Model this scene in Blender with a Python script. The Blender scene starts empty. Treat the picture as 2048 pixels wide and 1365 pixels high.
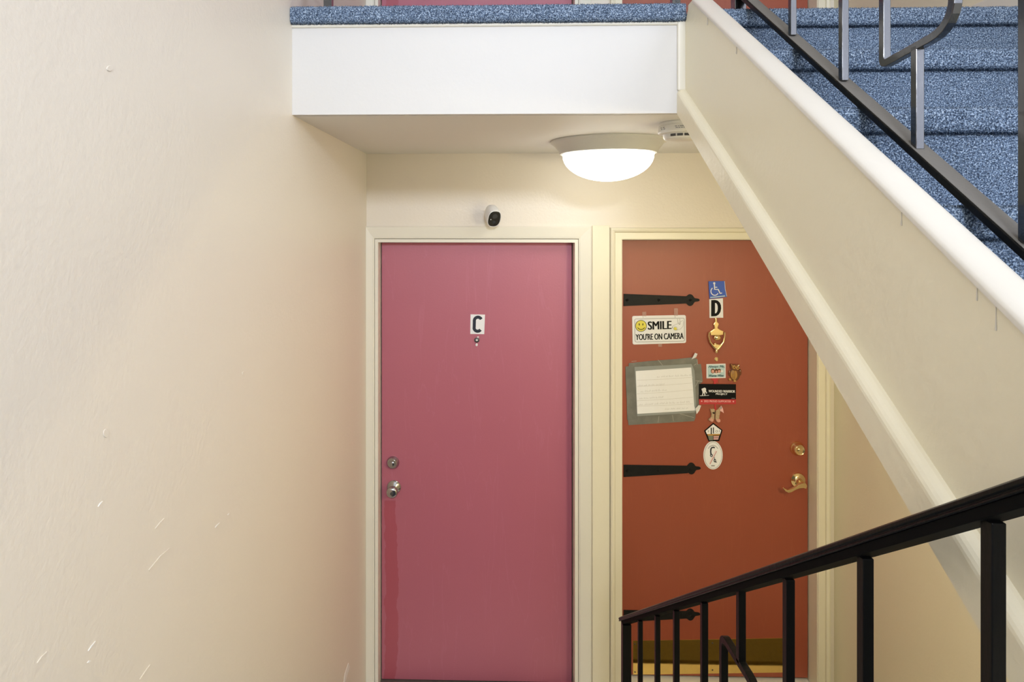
import bpy, bmesh, math, random
import numpy as np
from mathutils import Vector, Matrix
random.seed(7)
rng = np.random.default_rng(7)
C = bpy.context.scene.collection
R = math.radians

# ------------------------------------------------------------------ camera, world, light
F, CX, CY, PSI, ZC = 1200.0, 945.7, 434.0, R(1.4), 2.17
cam_d = bpy.data.cameras.new('camera'); cam = bpy.data.objects.new('camera', cam_d); C.objects.link(cam)
cam.location = (0, 0, ZC); cam.rotation_euler = (R(90), 0, PSI)
cam_d.sensor_width = 36; cam_d.lens = 36*F/2048
cam_d.shift_x = (1024-CX)/2048; cam_d.shift_y = -(682.5-CY)/2048
cam_d.clip_start = 0.02
bpy.context.scene.camera = cam
sc = bpy.context.scene
sc.view_settings.view_transform = 'Standard'; sc.view_settings.look = 'None'
sc.view_settings.gamma = 1; sc.view_settings.use_curve_mapping = False
sc.view_settings.exposure = 0.0
w = bpy.data.worlds.new('world'); sc.world = w; w.use_nodes = True
w.node_tree.nodes['Background'].inputs[0].default_value = (0.72, 0.82, 1.0, 1)
w.node_tree.nodes['Background'].inputs[1].default_value = 1.2

def area(name, loc, rot, sx, sy, power, col):
    l = bpy.data.lights.new(name, 'AREA'); l.shape = 'RECTANGLE'; l.size = sx; l.size_y = sy
    l.energy = power; l.color = col
    o = bpy.data.objects.new(name, l); C.objects.link(o); o.location = loc; o.rotation_euler = rot
    return o
FY = -2.2                                   # the entry wall behind the camera
# daylight through the tall stair window and through the glass of the entry door
area('window_daylight', (0.45, FY+0.03, 4.05), (R(90), 0, 0), 1.7, 1.6, 3, (0.82, 0.93, 1.06))
area('door_glass_daylight', (0.45, FY+0.03, 3.20), (R(90), 0, 0), 0.9, 0.32, 74, (0.92, 1.0, 1.14))
# unseen soft fill light at the upper storey ceiling, no fixture modelled
area('hall_fill_light', (0.4, 0.1, 5.12), (0, 0, 0), 0.6, 0.6, 1.5, (1.0, 0.93, 0.84))
# daylight through the side window of the upper hall
area('side_window_daylight', (1.54, -0.25, 3.4), (R(90), 0, R(90)), 1.4, 2.2, 24, (0.90, 0.96, 1.18))

# ------------------------------------------------------------------ pixel -> world (on real planes)
def WY(px, py, Y):
    u = (px-CX)/F
    X = Y*(u*math.cos(PSI)-math.sin(PSI))/(math.cos(PSI)+u*math.sin(PSI))
    zc = -X*math.sin(PSI)+Y*math.cos(PSI)
    return Vector((X, Y, ZC+(CY-py)/F*zc))
def WX(px, py, X):
    u = (px-CX)/F
    Y = X*(math.cos(PSI)+u*math.sin(PSI))/(u*math.cos(PSI)-math.sin(PSI))
    zc = -X*math.sin(PSI)+Y*math.cos(PSI)
    return Vector((X, Y, ZC+(CY-py)/F*zc))

# ------------------------------------------------------------------ materials
def srgb(r, g, b):
    f = lambda c: (c/255/12.92) if c/255 <= .04045 else ((c/255+.055)/1.055)**2.4
    return (f(r), f(g), f(b), 1)
def mat(name, col, rough=.5, metal=0, spec=.5, bump=None, vary=None, emit=None, alpha=None, coat=0):
    m = bpy.data.materials.new(name); m.use_nodes = True
    nt = m.node_tree; b = nt.nodes['Principled BSDF']
    col = tuple(col)+(1,) if len(col) == 3 else col
    b.inputs['Base Color'].default_value = col
    b.inputs['Roughness'].default_value = rough; b.inputs['Metallic'].default_value = metal
    b.inputs['Specular IOR Level'].default_value = spec
    b.inputs['Coat Weight'].default_value = coat
    tc = nt.nodes.new('ShaderNodeTexCoord'); 
    if vary:                                  # vary = (scale, amount)
        n = nt.nodes.new('ShaderNodeTexNoise'); n.inputs['Scale'].default_value = vary[0]; n.inputs['Detail'].default_value = 4
        nt.links.new(tc.outputs['Object'], n.inputs['Vector'])
        mx = nt.nodes.new('ShaderNodeMix'); mx.data_type = 'RGBA'
        k = vary[1]
        mx.inputs[6].default_value = (col[0]*(1-k), col[1]*(1-k), col[2]*(1-k), 1)
        mx.inputs[7].default_value = (min(1, col[0]*(1+k)), min(1, col[1]*(1+k)), min(1, col[2]*(1+k)), 1)
        nt.links.new(n.outputs['Fac'], mx.inputs[0]); nt.links.new(mx.outputs[2], b.inputs['Base Color'])
    if bump:                                  # bump = [(scale, distance, stretch)]
        prev = None
        for s, d, st in bump:
            mp = nt.nodes.new('ShaderNodeMapping'); mp.inputs['Scale'].default_value = st
            nt.links.new(tc.outputs['Object'], mp.inputs['Vector'])
            n = nt.nodes.new('ShaderNodeTexNoise'); n.inputs['Scale'].default_value = s; n.inputs['Detail'].default_value = 3
            nt.links.new(mp.outputs[0], n.inputs['Vector'])
            bp = nt.nodes.new('ShaderNodeBump'); bp.inputs['Distance'].default_value = d; bp.inputs['Strength'].default_value = 1
            nt.links.new(n.outputs['Fac'], bp.inputs['Height'])
            if prev: nt.links.new(prev.outputs[0], bp.inputs['Normal'])
            prev = bp
        nt.links.new(prev.outputs[0], b.inputs['Normal'])
    if emit:
        b.inputs['Emission Color'].default_value = tuple(emit[0])+(1,); b.inputs['Emission Strength'].default_value = emit[1]
    if alpha is not None: b.inputs['Alpha'].default_value = alpha
    return m
M = {}
M['wall'] = mat('wall_paint', (.79, .725, .625), .42, bump=[(110, .0007, (1, 1, 1)), (10, .0012, (1, 1, .6))], vary=(1.2, .015))
M['wall_right'] = mat('wall_paint_lamp_tint', (.86, .80, .60), .42, bump=[(110, .0007, (1, 1, 1)), (10, .0012, (1, 1, .6))], vary=(1.2, .015))  # copy of the wall paint, lamp light put into its paler, yellower colour
M['wall_stair'] = mat('stringer_paint', (.85, .785, .60), .38, bump=[(70, .0008, (1, 1, 1)), (9, .002, (1, 1, 1))])
M['beam'] = mat('beam_paint', (.675, .655, .62), .5, bump=[(60, .0004, (1, 1, 1))])
M['ceil'] = mat('ceiling_paint', (.80, .79, .75), .6, bump=[(50, .0004, (1, 1, 1))])
M['trim'] = mat('trim_paint', (.84, .785, .62), .32, bump=[(25, .0006, (1, 1, .15))])
M['trimC'] = mat('trim_paint_light', (.82, .785, .68), .32, bump=[(25, .0006, (1, 1, .15))])
M['curb'] = mat('curb_paint', (.68, .64, .565), .30, bump=[(18, .0012, (1, 1, 1))])
M['iron'] = mat('black_enamel_iron', (.004, .004, .004), .34, spec=.14, bump=[(160, .0003, (1, 1, .3)), (30, .0006, (1, 1, .3))])
M['iron_u'] = mat('glossy_black_iron', (.010, .010, .011), .22, spec=1.0, bump=[(160, .0003, (1, 1, .3)), (30, .0006, (1, 1, .3))], coat=.5)
M['iron_m'] = mat('matte_black_iron', (.006, .006, .006), .65, spec=.03)
M['iron_d'] = mat('black_enamel_iron_dusty', (.15, .14, .125), .8, bump=[(160, .0004, (1, 1, 1))])
M['hinge'] = mat('hammered_black_iron', (.009, .009, .009), .5, spec=.25, bump=[(260, .0008, (1, 1, 1))])
M['black'] = mat('black_print', (.006, .006, .007), .5, spec=.15)
M['navy'] = mat('navy_print', (.012, .018, .035), .5)
M['white'] = mat('white_plastic', (.82, .82, .82), .35)
M['plate'] = mat('white_plate', (.86, .87, .90), .4)
M['brass'] = mat('polished_brass', (.84, .66, .36), .17, 1, bump=[(60, .0003, (1, 1, 1))])
M['brass_p'] = mat('worn_brass_sheet', (.80, .58, .20), .07, 1, bump=[(5, .0006, (1, 1, 1))], vary=(40, .10))
M['nickel'] = mat('satin_nickel', (.46, .46, .48), .16, 1)
M['grey_screw'] = mat('dark_screw', (.1, .1, .1), .4, .6)
M['tile'] = mat('floor_tile', (.70, .69, .65), .3, vary=(6, .08))
M['thresh'] = mat('threshold_metal', (.16, .14, .13), .4, .3)
M['lamp_pan'] = mat('lamp_pan_enamel', (.66, .66, .63), .35)
M['dome'] = mat('lit_glass_dome', (.9, .9, .9), .3, emit=((1.0, .99, .90), 6.0))
M['fill_dome'] = mat('added_fill_dome', (.9, .9, .9), .3, emit=((1.0, .88, .58), 50.0))  # glow of the added fill lamp under the stairs
M['detector'] = mat('detector_plastic', (.78, .77, .72), .4)
M['vent'] = mat('dark_vent', (.06, .06, .06), .5)
M['lens'] = mat('camera_face_gloss', (.010, .010, .010), .12)
M['lens2'] = mat('camera_lens_glass', (.03, .032, .036), .05, coat=.5)
M['tape'] = mat('silver_duct_tape', (.205, .205, .185), .32, .1, bump=[(30, .002, (1, 1, .3)), (200, .0004, (1, 1, 1))], vary=(18, .4))
M['crease'] = mat('tape_crease', (.46, .44, .40), .4)
M['tape_clear'] = mat('clear_tape', (.80, .55, .48), .3, alpha=.28)
M['paper'] = mat('note_paper', (.92, .93, .96), .6, bump=[(12, .002, (1, 1, 1))])
M['sleeve'] = mat('plastic_sleeve', (.33, .35, .34), .2)
M['pencil'] = mat('faint_pencil', (.60, .60, .60), .7)
M['rule'] = mat('faint_ruled_line', (.66, .65, .64), .7)
M['yellow'] = mat('yellow_print', (.80, .72, .10), .5)
M['blue'] = mat('blue_print', (.03, .10, .52), .4)
M['red'] = mat('red_print', (.52, .035, .04), .5)
M['pink'] = mat('pink_print', (.86, .50, .48), .5)
M['sign'] = mat('sign_white', (.88, .89, .92), .35)
M['line'] = mat('grey_line', (.33, .33, .34), .5)
M['card'] = mat('pale_blue_print', (.50, .66, .70), .4)
M['teal'] = mat('dark_teal_print', (.02, .10, .12), .5)
M['skin'] = mat('salmon_print', (.70, .36, .28), .5)
M['brown'] = mat('glazed_brown', (.16, .055, .02), .25, coat=.4)
M['gold'] = mat('glazed_ochre', (.52, .28, .07), .25, coat=.4)
M['bootm'] = mat('tan_boot', (.50, .36, .22), .5, bump=[(300, .0006, (1, 1, 1))], vary=(180, .4))
M['camo'] = mat('grey_green_print', (.20, .22, .17), .6, vary=(400, .5))
M['chip'] = mat('bare_plaster', (.86, .84, .80), .6)
M['glass'] = mat('window_glass', (.9, .93, .95), .05, alpha=.15)
M['gap'] = mat('dark_gap', (.02, .012, .01), .8)

def door_mat(name, col, stain):
    m = mat(name, col, .46, spec=.8, bump=[(120, .00025, (1, 1, 1)), (2.2, .004, (1, 1, .5))])
    nt = m.node_tree; b = nt.nodes['Principled BSDF']; tc = nt.nodes['Texture Coordinate']
    sep = nt.nodes.new('ShaderNodeSeparateXYZ'); nt.links.new(tc.outputs['Object'], sep.inputs[0])
    # thin pale scratches: stretched wave of noise
    mp = nt.nodes.new('ShaderNodeMapping'); mp.inputs['Scale'].default_value = (1, 1, .12); mp.inputs['Rotation'].default_value = (0, .35, 0)
    nt.links.new(tc.outputs['Object'], mp.inputs[0])
    n = nt.nodes.new('ShaderNodeTexNoise'); n.inputs['Scale'].default_value = 9; n.inputs['Detail'].default_value = 8; n.inputs['Distortion'].default_value = .6
    nt.links.new(mp.outputs[0], n.inputs[0])
    cr = nt.nodes.new('ShaderNodeValToRGB'); e = cr.color_ramp.elements
    e[0].position = .495; e[0].color = (0, 0, 0, 1); e[1].position = .51; e[1].color = (0, 0, 0, 1)
    k = cr.color_ramp.elements.new(.502); k.color = (1, 1, 1, 1)
    nt.links.new(n.outputs['Fac'], cr.inputs[0])
    mx = nt.nodes.new('ShaderNodeMix'); mx.data_type = 'RGBA'
    mx.inputs[6].default_value = tuple(col)+(1,); mx.inputs[7].default_value = (min(1, col[0]*1.05), col[1]*1.12, col[2]*1.12, 1)
    nt.links.new(cr.outputs[0], mx.inputs[0])
    last = mx.outputs[2]
    if stain:   # x0, x1, ztop in object space: streak where cleaning fluid ran down below the knob
        x0, x1, zt = stain
        nz = nt.nodes.new('ShaderNodeTexNoise'); nz.inputs['Scale'].default_value = 7; nz.inputs['Detail'].default_value = 5
        mp2 = nt.nodes.new('ShaderNodeMapping'); mp2.inputs['Scale'].default_value = (.3, 1, 1.2)
        nt.links.new(tc.outputs['Object'], mp2.inputs[0]); nt.links.new(mp2.outputs[0], nz.inputs[0])
        def mth(op, a, bb):
            q = nt.nodes.new('ShaderNodeMath'); q.operation = op
            for i, v in enumerate((a, bb)):
                if isinstance(v, (int, float)): q.inputs[i].default_value = v
                else: nt.links.new(v, q.inputs[i])
            return q.outputs[0]
        wob = mth('MULTIPLY', mth('SUBTRACT', nz.outputs['Fac'], .5), .07)
        xx = mth('ADD', sep.outputs[0], wob)
        a = mth('MULTIPLY', mth('GREATER_THAN', xx, x0), mth('LESS_THAN', xx, x1))
        a = mth('MULTIPLY', a, mth('LESS_THAN', sep.outputs[2], zt))
        m2 = nt.nodes.new('ShaderNodeMix'); m2.data_type = 'RGBA'
        nt.links.new(mth('MULTIPLY', a, .6), m2.inputs[0]); nt.links.new(last, m2.inputs[6])
        m2.inputs[7].default_value = (col[0]*.85, col[1]*.40, col[2]*.42, 1)
        last = m2.outputs[2]
    nt.links.new(last, b.inputs['Base Color'])
    return m
M['doorC'] = door_mat('door_paint_daylight_tint', (.45, .125, .180), (-.425, -.368, -.15))  # door red with the cool daylight tint put into its colour
M['doorD'] = door_mat('door_paint_lamp_tint', (.335, .068, .030), None)  # same door red, warm lamp tint put into its colour

def carpet_mat():
    m = bpy.data.materials.new('blue_grey_carpet'); m.use_nodes = True
    nt = m.node_tree; b = nt.nodes['Principled BSDF']; b.inputs['Roughness'].default_value = .9
    b.inputs['Specular IOR Level'].default_value = .15
    tc = nt.nodes.new('ShaderNodeTexCoord')
    n = nt.nodes.new('ShaderNodeTexNoise'); n.inputs['Scale'].default_value = 330; n.inputs['Detail'].default_value = 2
    nt.links.new(tc.outputs['Object'], n.inputs[0])
    cr = nt.nodes.new('ShaderNodeValToRGB'); cr.color_ramp.interpolation = 'LINEAR'
    e = cr.color_ramp.elements
    e[0].position = .36; e[0].color = (.038, .054, .086, 1)
    e[1].position = .66; e[1].color = (.50, .59, .70, 1)
    k = e.new(.48); k.color = (.125, .178, .265, 1)
    k = e.new(.56); k.color = (.27, .355, .48, 1)
    nt.links.new(n.outputs['Fac'], cr.inputs[0]); nt.links.new(cr.outputs[0], b.inputs['Base Color'])
    bp = nt.nodes.new('ShaderNodeBump'); bp.inputs['Distance'].default_value = .004
    n2 = nt.nodes.new('ShaderNodeTexNoise'); n2.inputs['Scale'].default_value = 260
    nt.links.new(tc.outputs['Object'], n2.inputs[0])
    nt.links.new(n2.outputs['Fac'], bp.inputs['Height']); nt.links.new(bp.outputs[0], b.inputs['Normal'])
    return m
M['carpet'] = carpet_mat()

# ------------------------------------------------------------------ builders
def worldloc(p):
    v = Vector((0, 0, 0))
    while p: v = v+p.location; p = p.parent
    return v
def obj(name, bm, m, parent=None, origin=None, bevel=0, smooth=False, label=None, cat=None, group=None, kind=None, seg=2):
    """link a bmesh built in world coordinates as one object"""
    bmesh.ops.recalc_face_normals(bm, faces=bm.faces[:])
    if origin is None:
        co = [v.co for v in bm.verts]
        mn = Vector((min(c.x for c in co), min(c.y for c in co), min(c.z for c in co)))
        mx = Vector((max(c.x for c in co), max(c.y for c in co), max(c.z for c in co)))
        origin = (mn+mx)/2; 
        if not parent: origin.z = mn.z
    origin = Vector(origin)
    bmesh.ops.translate(bm, verts=bm.verts[:], vec=-origin)
    me = bpy.data.meshes.new(name); bm.to_mesh(me); bm.free()
    me.materials.append(m)
    if smooth: me.shade_smooth() if hasattr(me, 'shade_smooth') else None
    o = bpy.data.objects.new(name, me); C.objects.link(o)
    o.location = origin-(worldloc(parent) if parent else Vector((0, 0, 0)))
    o.parent = parent
    if bevel:
        md = o.modifiers.new('bevel', 'BEVEL'); md.width = bevel; md.segments = seg; md.limit_method = 'ANGLE'; md.angle_limit = R(35)
        md.harden_normals = False
    if smooth:
        for p in me.polygons: p.use_smooth = True
        me.set_sharp_from_angle(angle=R(42))
    tag(o, label, cat, group, kind)
    return o
def tag(o, label=None, cat=None, group=None, kind=None):
    if label: o['label'] = label
    if cat: o['category'] = cat
    if group: o['group'] = group
    if kind: o['kind'] = kind
    return o
def thing(name, loc, label=None, cat=None, group=None, kind=None):
    o = bpy.data.objects.new(name, None); C.objects.link(o); o.location = loc; o.empty_display_size = .05
    return tag(o, label, cat, group, kind)
def box(bm, x0, x1, y0, y1, z0, z1):
    r = bmesh.ops.create_cube(bm, size=1)
    bmesh.ops.scale(bm, verts=r['verts'], vec=(x1-x0, y1-y0, z1-z0))
    bmesh.ops.translate(bm, verts=r['verts'], vec=((x0+x1)/2, (y0+y1)/2, (z0+z1)/2))
    return bm
def B(*a):
    bm = bmesh.new()
    if isinstance(a[0], (tuple, list)):
        for t in a: box(bm, *t)
    else: box(bm, *a)
    return bm
def extr(bm, pts, vec):
    """closed polygon (3D points) extruded by vec"""
    a = [bm.verts.new(p) for p in pts]; b = [bm.verts.new(Vector(p)+Vector(vec)) for p in pts]
    n = len(a)
    bm.faces.new(a); bm.faces.new(list(reversed(b)))
    for i in range(n): bm.faces.new((a[i], a[(i+1) % n], b[(i+1) % n], b[i]))
    return bm
def px_prism(pts, Y, t=.001, bm=None):
    """polygon given in photo pixels, standing on the plane y=Y, thickness t backwards"""
    bm = bm or bmesh.new()
    return extr(bm, [WY(x, y, Y) for x, y in pts], (0, t, 0))
def ell(cx, cy, rx, ry, n=28, a0=0, a1=360):
    full = abs(a1-a0) >= 360
    k = n if full else n-1
    return [(cx+rx*math.cos(R(a0+(a1-a0)*i/k)), cy+ry*math.sin(R(a0+(a1-a0)*i/k))) for i in range(n)]
def px_line(pts, wd, Y, t=.0005, bm=None):
    """stroke of width wd pixels along a pixel polyline"""
    bm = bm or bmesh.new()
    L = []; Rr = []
    for i, p in enumerate(pts):
        a = pts[max(0, i-1)]; b = pts[min(len(pts)-1, i+1)]
        dx, dy = b[0]-a[0], b[1]-a[1]; l = math.hypot(dx, dy) or 1
        nx, ny = -dy/l*wd/2, dx/l*wd/2
        L.append((p[0]+nx, p[1]+ny)); Rr.append((p[0]-nx, p[1]-ny))
    for i in range(len(pts)-1):
        px_prism([L[i], L[i+1], Rr[i+1], Rr[i]], Y, t, bm)
    return bm
def lathe(bm, prof, M4, n=32):
    """prof: list of (radius, height); axis = local z of M4"""
    rings = []
    for r, h in prof:
        if r < 1e-6: rings.append([bm.verts.new(M4 @ Vector((0, 0, h)))])
        else: rings.append([bm.verts.new(M4 @ Vector((r*math.cos(2*math.pi*i/n), r*math.sin(2*math.pi*i/n), h))) for i in range(n)])
    for a, b in zip(rings, rings[1:]):
        for i in range(n):
            j = (i+1) % n
            if len(a) == 1 and len(b) > 1: bm.faces.new((a[0], b[i], b[j]))
            elif len(b) == 1 and len(a) > 1: bm.faces.new((a[i], b[0], a[j]))
            elif len(a) > 1: bm.faces.new((a[i], b[i], b[j], a[j]))
    if len(rings[0]) > 1: bm.faces.new(rings[0])
    if len(rings[-1]) > 1: bm.faces.new(rings[-1])
    return bm
def towards_cam(p):   # matrix: axis +z of lathe -> world -y (out of the wall)
    return Matrix.Translation(p) @ Matrix.Rotation(R(90), 4, 'X')
def barpath(bm, pts, wx, wn):
    """square bar following a path in a plane x=const; pts are (y,z); wx thickness in x, wn in-plane; pts carry x via first arg"""
    x0 = pts[0][0]; P = [(p[1], p[2]) for p in pts]
    rings = []
    for i, p in enumerate(P):
        a = P[max(0, i-1)]; b = P[min(len(P)-1, i+1)]
        d1 = Vector((p[0]-a[0], p[1]-a[1])); d2 = Vector((b[0]-p[0], b[1]-p[1]))
        if i == 0: d1 = d2
        if i == len(P)-1: d2 = d1
        d1.normalize(); d2.normalize(); t = (d1+d2).normalized(); nrm = Vector((-t.y, t.x))
        k = wn/2/max(.3, t.dot(d1))
        rings.append([bm.verts.new((x0+sx*wx/2, p[0]+nrm.x*k*sn, p[1]+nrm.y*k*sn)) for sx, sn in ((-1, -1), (1, -1), (1, 1), (-1, 1))])
    for a, b in zip(rings, rings[1:]):
        for i in range(4): bm.faces.new((a[i], a[(i+1) % 4], b[(i+1) % 4], b[i]))
    bm.faces.new(rings[0]); bm.faces.new(rings[-1])
    return bm
def tube(bm, pts, rad, n=10):
    rings = []
    for i, p in enumerate(pts):
        p = Vector(p); a = Vector(pts[max(0, i-1)]); b = Vector(pts[min(len(pts)-1, i+1)])
        t = (b-a).normalized(); u = t.orthogonal() if i == 0 else None
        if i == 0: uu = u.normalized()
        uu = (uu-t*uu.dot(t)).normalized(); vv = t.cross(uu)
        r = rad[i] if isinstance(rad, (list, tuple)) else rad
        rings.append([bm.verts.new(p+(uu*math.cos(2*math.pi*k/n)+vv*math.sin(2*math.pi*k/n))*r) for k in range(n)])
    for a, b in zip(rings, rings[1:]):
        for i in range(n): bm.faces.new((a[i], a[(i+1) % n], b[(i+1) % n], b[i]))
    bm.faces.new(rings[0]); bm.faces.new(rings[-1])
    return bm
def text_bm(s, quad, Y, t=.0005, pxb=0.0, shear=0, bm=None):
    """text fitted to four pixel corners (tl,tr,br,bl) on the plane y=Y"""
    cu = bpy.data.curves.new('lettering', 'FONT'); cu.body = s; cu.shear = shear; cu.resolution_u = 4
    o = bpy.data.objects.new('lettering', cu); C.objects.link(o)
    dg = bpy.context.evaluated_depsgraph_get(); dg.update()
    me = bpy.data.meshes.new_from_object(o.evaluated_get(dg))
    bpy.data.objects.remove(o); bpy.data.curves.remove(cu)
    vs = [v.co for v in me.vertices]
    x0 = min(v.x for v in vs); x1 = max(v.x for v in vs); y0 = min(v.y for v in vs); y1 = max(v.y for v in vs)
    bm = bm or bmesh.new()
    fs = []
    for kk in range(3 if pxb else 1):
      nv = []
      dx_ = (kk-1)*pxb if pxb else 0
      for v in vs:
        u = (v.x-x0)/(x1-x0); q = 1-(v.y-y0)/(y1-y0)
        tl, tr, br, bl = quad
        X = (tl[0]*(1-u)+tr[0]*u)*(1-q)+(bl[0]*(1-u)+br[0]*u)*q+dx_
        Yp = (tl[1]*(1-u)+tr[1]*u)*(1-q)+(bl[1]*(1-u)+br[1]*u)*q
        nv.append(bm.verts.new(WY(X, Yp, Y-.00006*kk)))
      for p in me.polygons:
        try: fs.append(bm.faces.new([nv[i] for i in p.vertices]))
        except ValueError: pass
    r = bmesh.ops.extrude_face_region(bm, geom=fs)
    bmesh.ops.translate(bm, verts=[g for g in r['geom'] if isinstance(g, bmesh.types.BMVert)], vec=(0, t, 0))
    bpy.data.meshes.remove(me)
    return bm
def rect(x0, y0, x1, y1): return [(x0, y0), (x1, y0), (x1, y1), (x0, y1)]

def line_x(p, q, X):
    a, b = WX(p[0], p[1], X), WX(q[0], q[1], X); m = (b.z-a.z)/(b.y-a.y)
    return lambda y: a.z+m*(y-a.y)
# ------------------------------------------------------------------ dimensions
YW = 2.72          # face of the back wall
YD = 2.78          # face of the doors
YB = 1.68          # face of the landing's fascia
XL = WY(733, 308, YW).x
XR = WY(1668, 700, YW).x
XS = .546          # stair stringer's left face
ZCEIL = WY(733, 308, YW).z
ZLAND = 2.757      # carpet surface upstairs
ZTOP = 5.2
# ------------------------------------------------------------------ shell
obj('wall_left', B(XL-.12, XL, FY-.12, YW+.14, 0, ZTOP), M['wall'], kind='structure', label='long cream painted wall filling the left of the picture')
wr = obj('wall_right', B((XR, XR+.12, FY-.12, YW+.14, 0, 2.25), (XR, XR+.12, FY-.12, YW+.14, 4.55, ZTOP), (XR, XR+.12, FY-.12, -1.0, 2.25, 4.55), (XR, XR+.12, .5, YW+.14, 2.25, 4.55)), M['wall_right'], kind='structure', label='cream wall beside the stairs, right of the brick red door')
obj('floor', B((XL-.1, XR+.1, -.1, YW+.3, -.1, 0)), M['tile'], kind='structure', label='pale floor at the foot of the stairs, below the doors')
obj('ceiling', B(XL-.12, XR+.12, FY-.12, YW+.14, ZTOP, ZTOP+.1), M['ceil'], kind='structure', label='upper storey ceiling above the stairwell')
cL, cR = WY(762, 900, YD).x, WY(1145, 900, YD).x
dL, dR = WY(1247.5, 900, 2.705).x-.004, WY(1617, 900, YD).x
ztC, ztD = WY(950, 484.5, YD).z, WY(1400, 479.5, YD).z
def wall_back():
    bm = bmesh.new()
    y0, y1 = YW, YW+.14
    for (zb, zc_t, zd_t, ztop) in ((0, ztC, ztD, ZCEIL+.06), (ZCEIL+.06, ZLAND+2.05, ZLAND+2.05, ZTOP)):
        g = .02
        box(bm, XL-.05, cL-g, y0, y1, zb, ztop)
        box(bm, cR+g, dL-g, y0, y1, zb, ztop)
        box(bm, dR+g, XR+.05, y0, y1, zb, ztop)
        box(bm, cL-g, cR+g, y0, y1, zc_t+g, ztop)
        box(bm, dL-g, dR+g, y0, y1, zd_t+g, ztop)
    box(bm, XL, XR, y1, y1+.05, 0, ZTOP)
    return bm
obj('wall_back', wall_back(), M['wall'], kind='structure', label='cream wall holding the two red doors under the landing')

# front (entry) wall behind the camera, with the openings the daylight comes through
wins = ((-.38, 1.28, 3.3, 4.85),)
bm = bmesh.new()
for a in ((XL-.05, XR+.05, FY-.12, FY, 0, 1.42), (XL-.05, -.42, FY-.12, FY, 1.42, ZTOP), (1.32, XR+.05, FY-.12, FY, 1.42, ZTOP),
          (-.42, 1.32, FY-.12, FY, 4.9, ZTOP), (-.42, -.04, FY-.12, FY, 1.42, 3.5), (.92, 1.32, FY-.12, FY, 1.42, 3.5),
          (-.42, 1.32, FY-.12, FY, 3.40, 3.5)): box(bm, *a)
obj('wall_front', bm, M['wall'], kind='structure', label='entry wall behind the viewer')
bm = B((-.42, 1.32, FY-.06, FY-.02, 3.5, 3.54), (-.42, 1.32, FY-.06, FY-.02, 4.86, 4.9), (-.42, -.38, FY-.06, FY-.02, 3.5, 4.9), (1.28, 1.32, FY-.06, FY-.02, 3.5, 4.9), (.43, .47, FY-.06, FY-.02, 3.5, 4.9))
w1 = obj('window_1', bm, M['trimC'], kind='structure', label='stair window high above the entry door')
obj('pane', B(-.38, 1.28, FY-.045, FY-.04, 3.54, 4.86), M['glass'], w1)
bm = B((XR+.02, XR+.06, -1.0, .5, 2.25, 2.29), (XR+.02, XR+.06, -1.0, .5, 4.51, 4.55), (XR+.02, XR+.06, -1.0, -.96, 2.25, 4.55), (XR+.02, XR+.06, .46, .5, 2.25, 4.55), (XR+.02, XR+.06, -.27, -.23, 2.25, 4.55))
w2 = obj('window_2', bm, M['trimC'], kind='structure', label='tall side window beside the stair landing')
obj('pane', B(XR+.035, XR+.04, -.96, .46, 2.29, 4.51), M['glass'], w2)
d5 = thing('door_5', (.44, FY-.05, 1.42), 'entry door with a glazed upper half behind the viewer', kind='structure')
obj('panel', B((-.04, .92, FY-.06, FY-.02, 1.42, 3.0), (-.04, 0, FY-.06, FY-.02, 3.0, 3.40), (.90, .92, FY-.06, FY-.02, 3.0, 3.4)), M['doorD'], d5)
obj('glass', B(0, .90, FY-.045, FY-.04, 3.0, 3.40), M['glass'], d5)

# ------------------------------------------------------------------ landing slab, fascia, soffit
XFr = WY(1357, 100, YB).x
obj('ceiling.001', B(XL, XR, YB+.02, YW, ZCEIL, ZLAND-.09), M['ceil'], kind='structure', label='flat soffit under the landing carrying the round lamp')
beam = thing('trim_1', (0, YB, ZCEIL), 'wide white fascia board facing the landing edge above the doors', kind='structure')
zb0, zb1 = WY(900, 228.5, YB).z, WY(900, 46, YB).z
obj('fascia_board', B(XL, XS+.02, YB, YB+.019, zb0, zb1), M['beam'], beam)
zt0 = WY(900, 51, YB-.006).z
bm = bmesh.new(); lathe(bm, [(.006, 0), (.006, XS-XL-.02)], Matrix.Translation((XL, YB-.001, zb1-.0055)) @ Matrix.Rotation(R(90), 4, 'Y'), 12)
obj('top_bead', bm, M['trimC'], beam, smooth=True)
xb0, xb1 = WY(1356, 100, YB-.01).x, XS
bm = B(xb0, xb1+.01, YB-.010, YB+.002, WY(1360, 181, YB-.01).z, zb1)
obj('corner_bead', bm, M['trimC'], beam, bevel=.005, seg=3)
obj('floor.001', B(XL, XR, YB+.03, YW, ZLAND-.09, ZLAND-.012), M['carpet'], kind='structure', label='carpeted floor of the upper landing')

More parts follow.
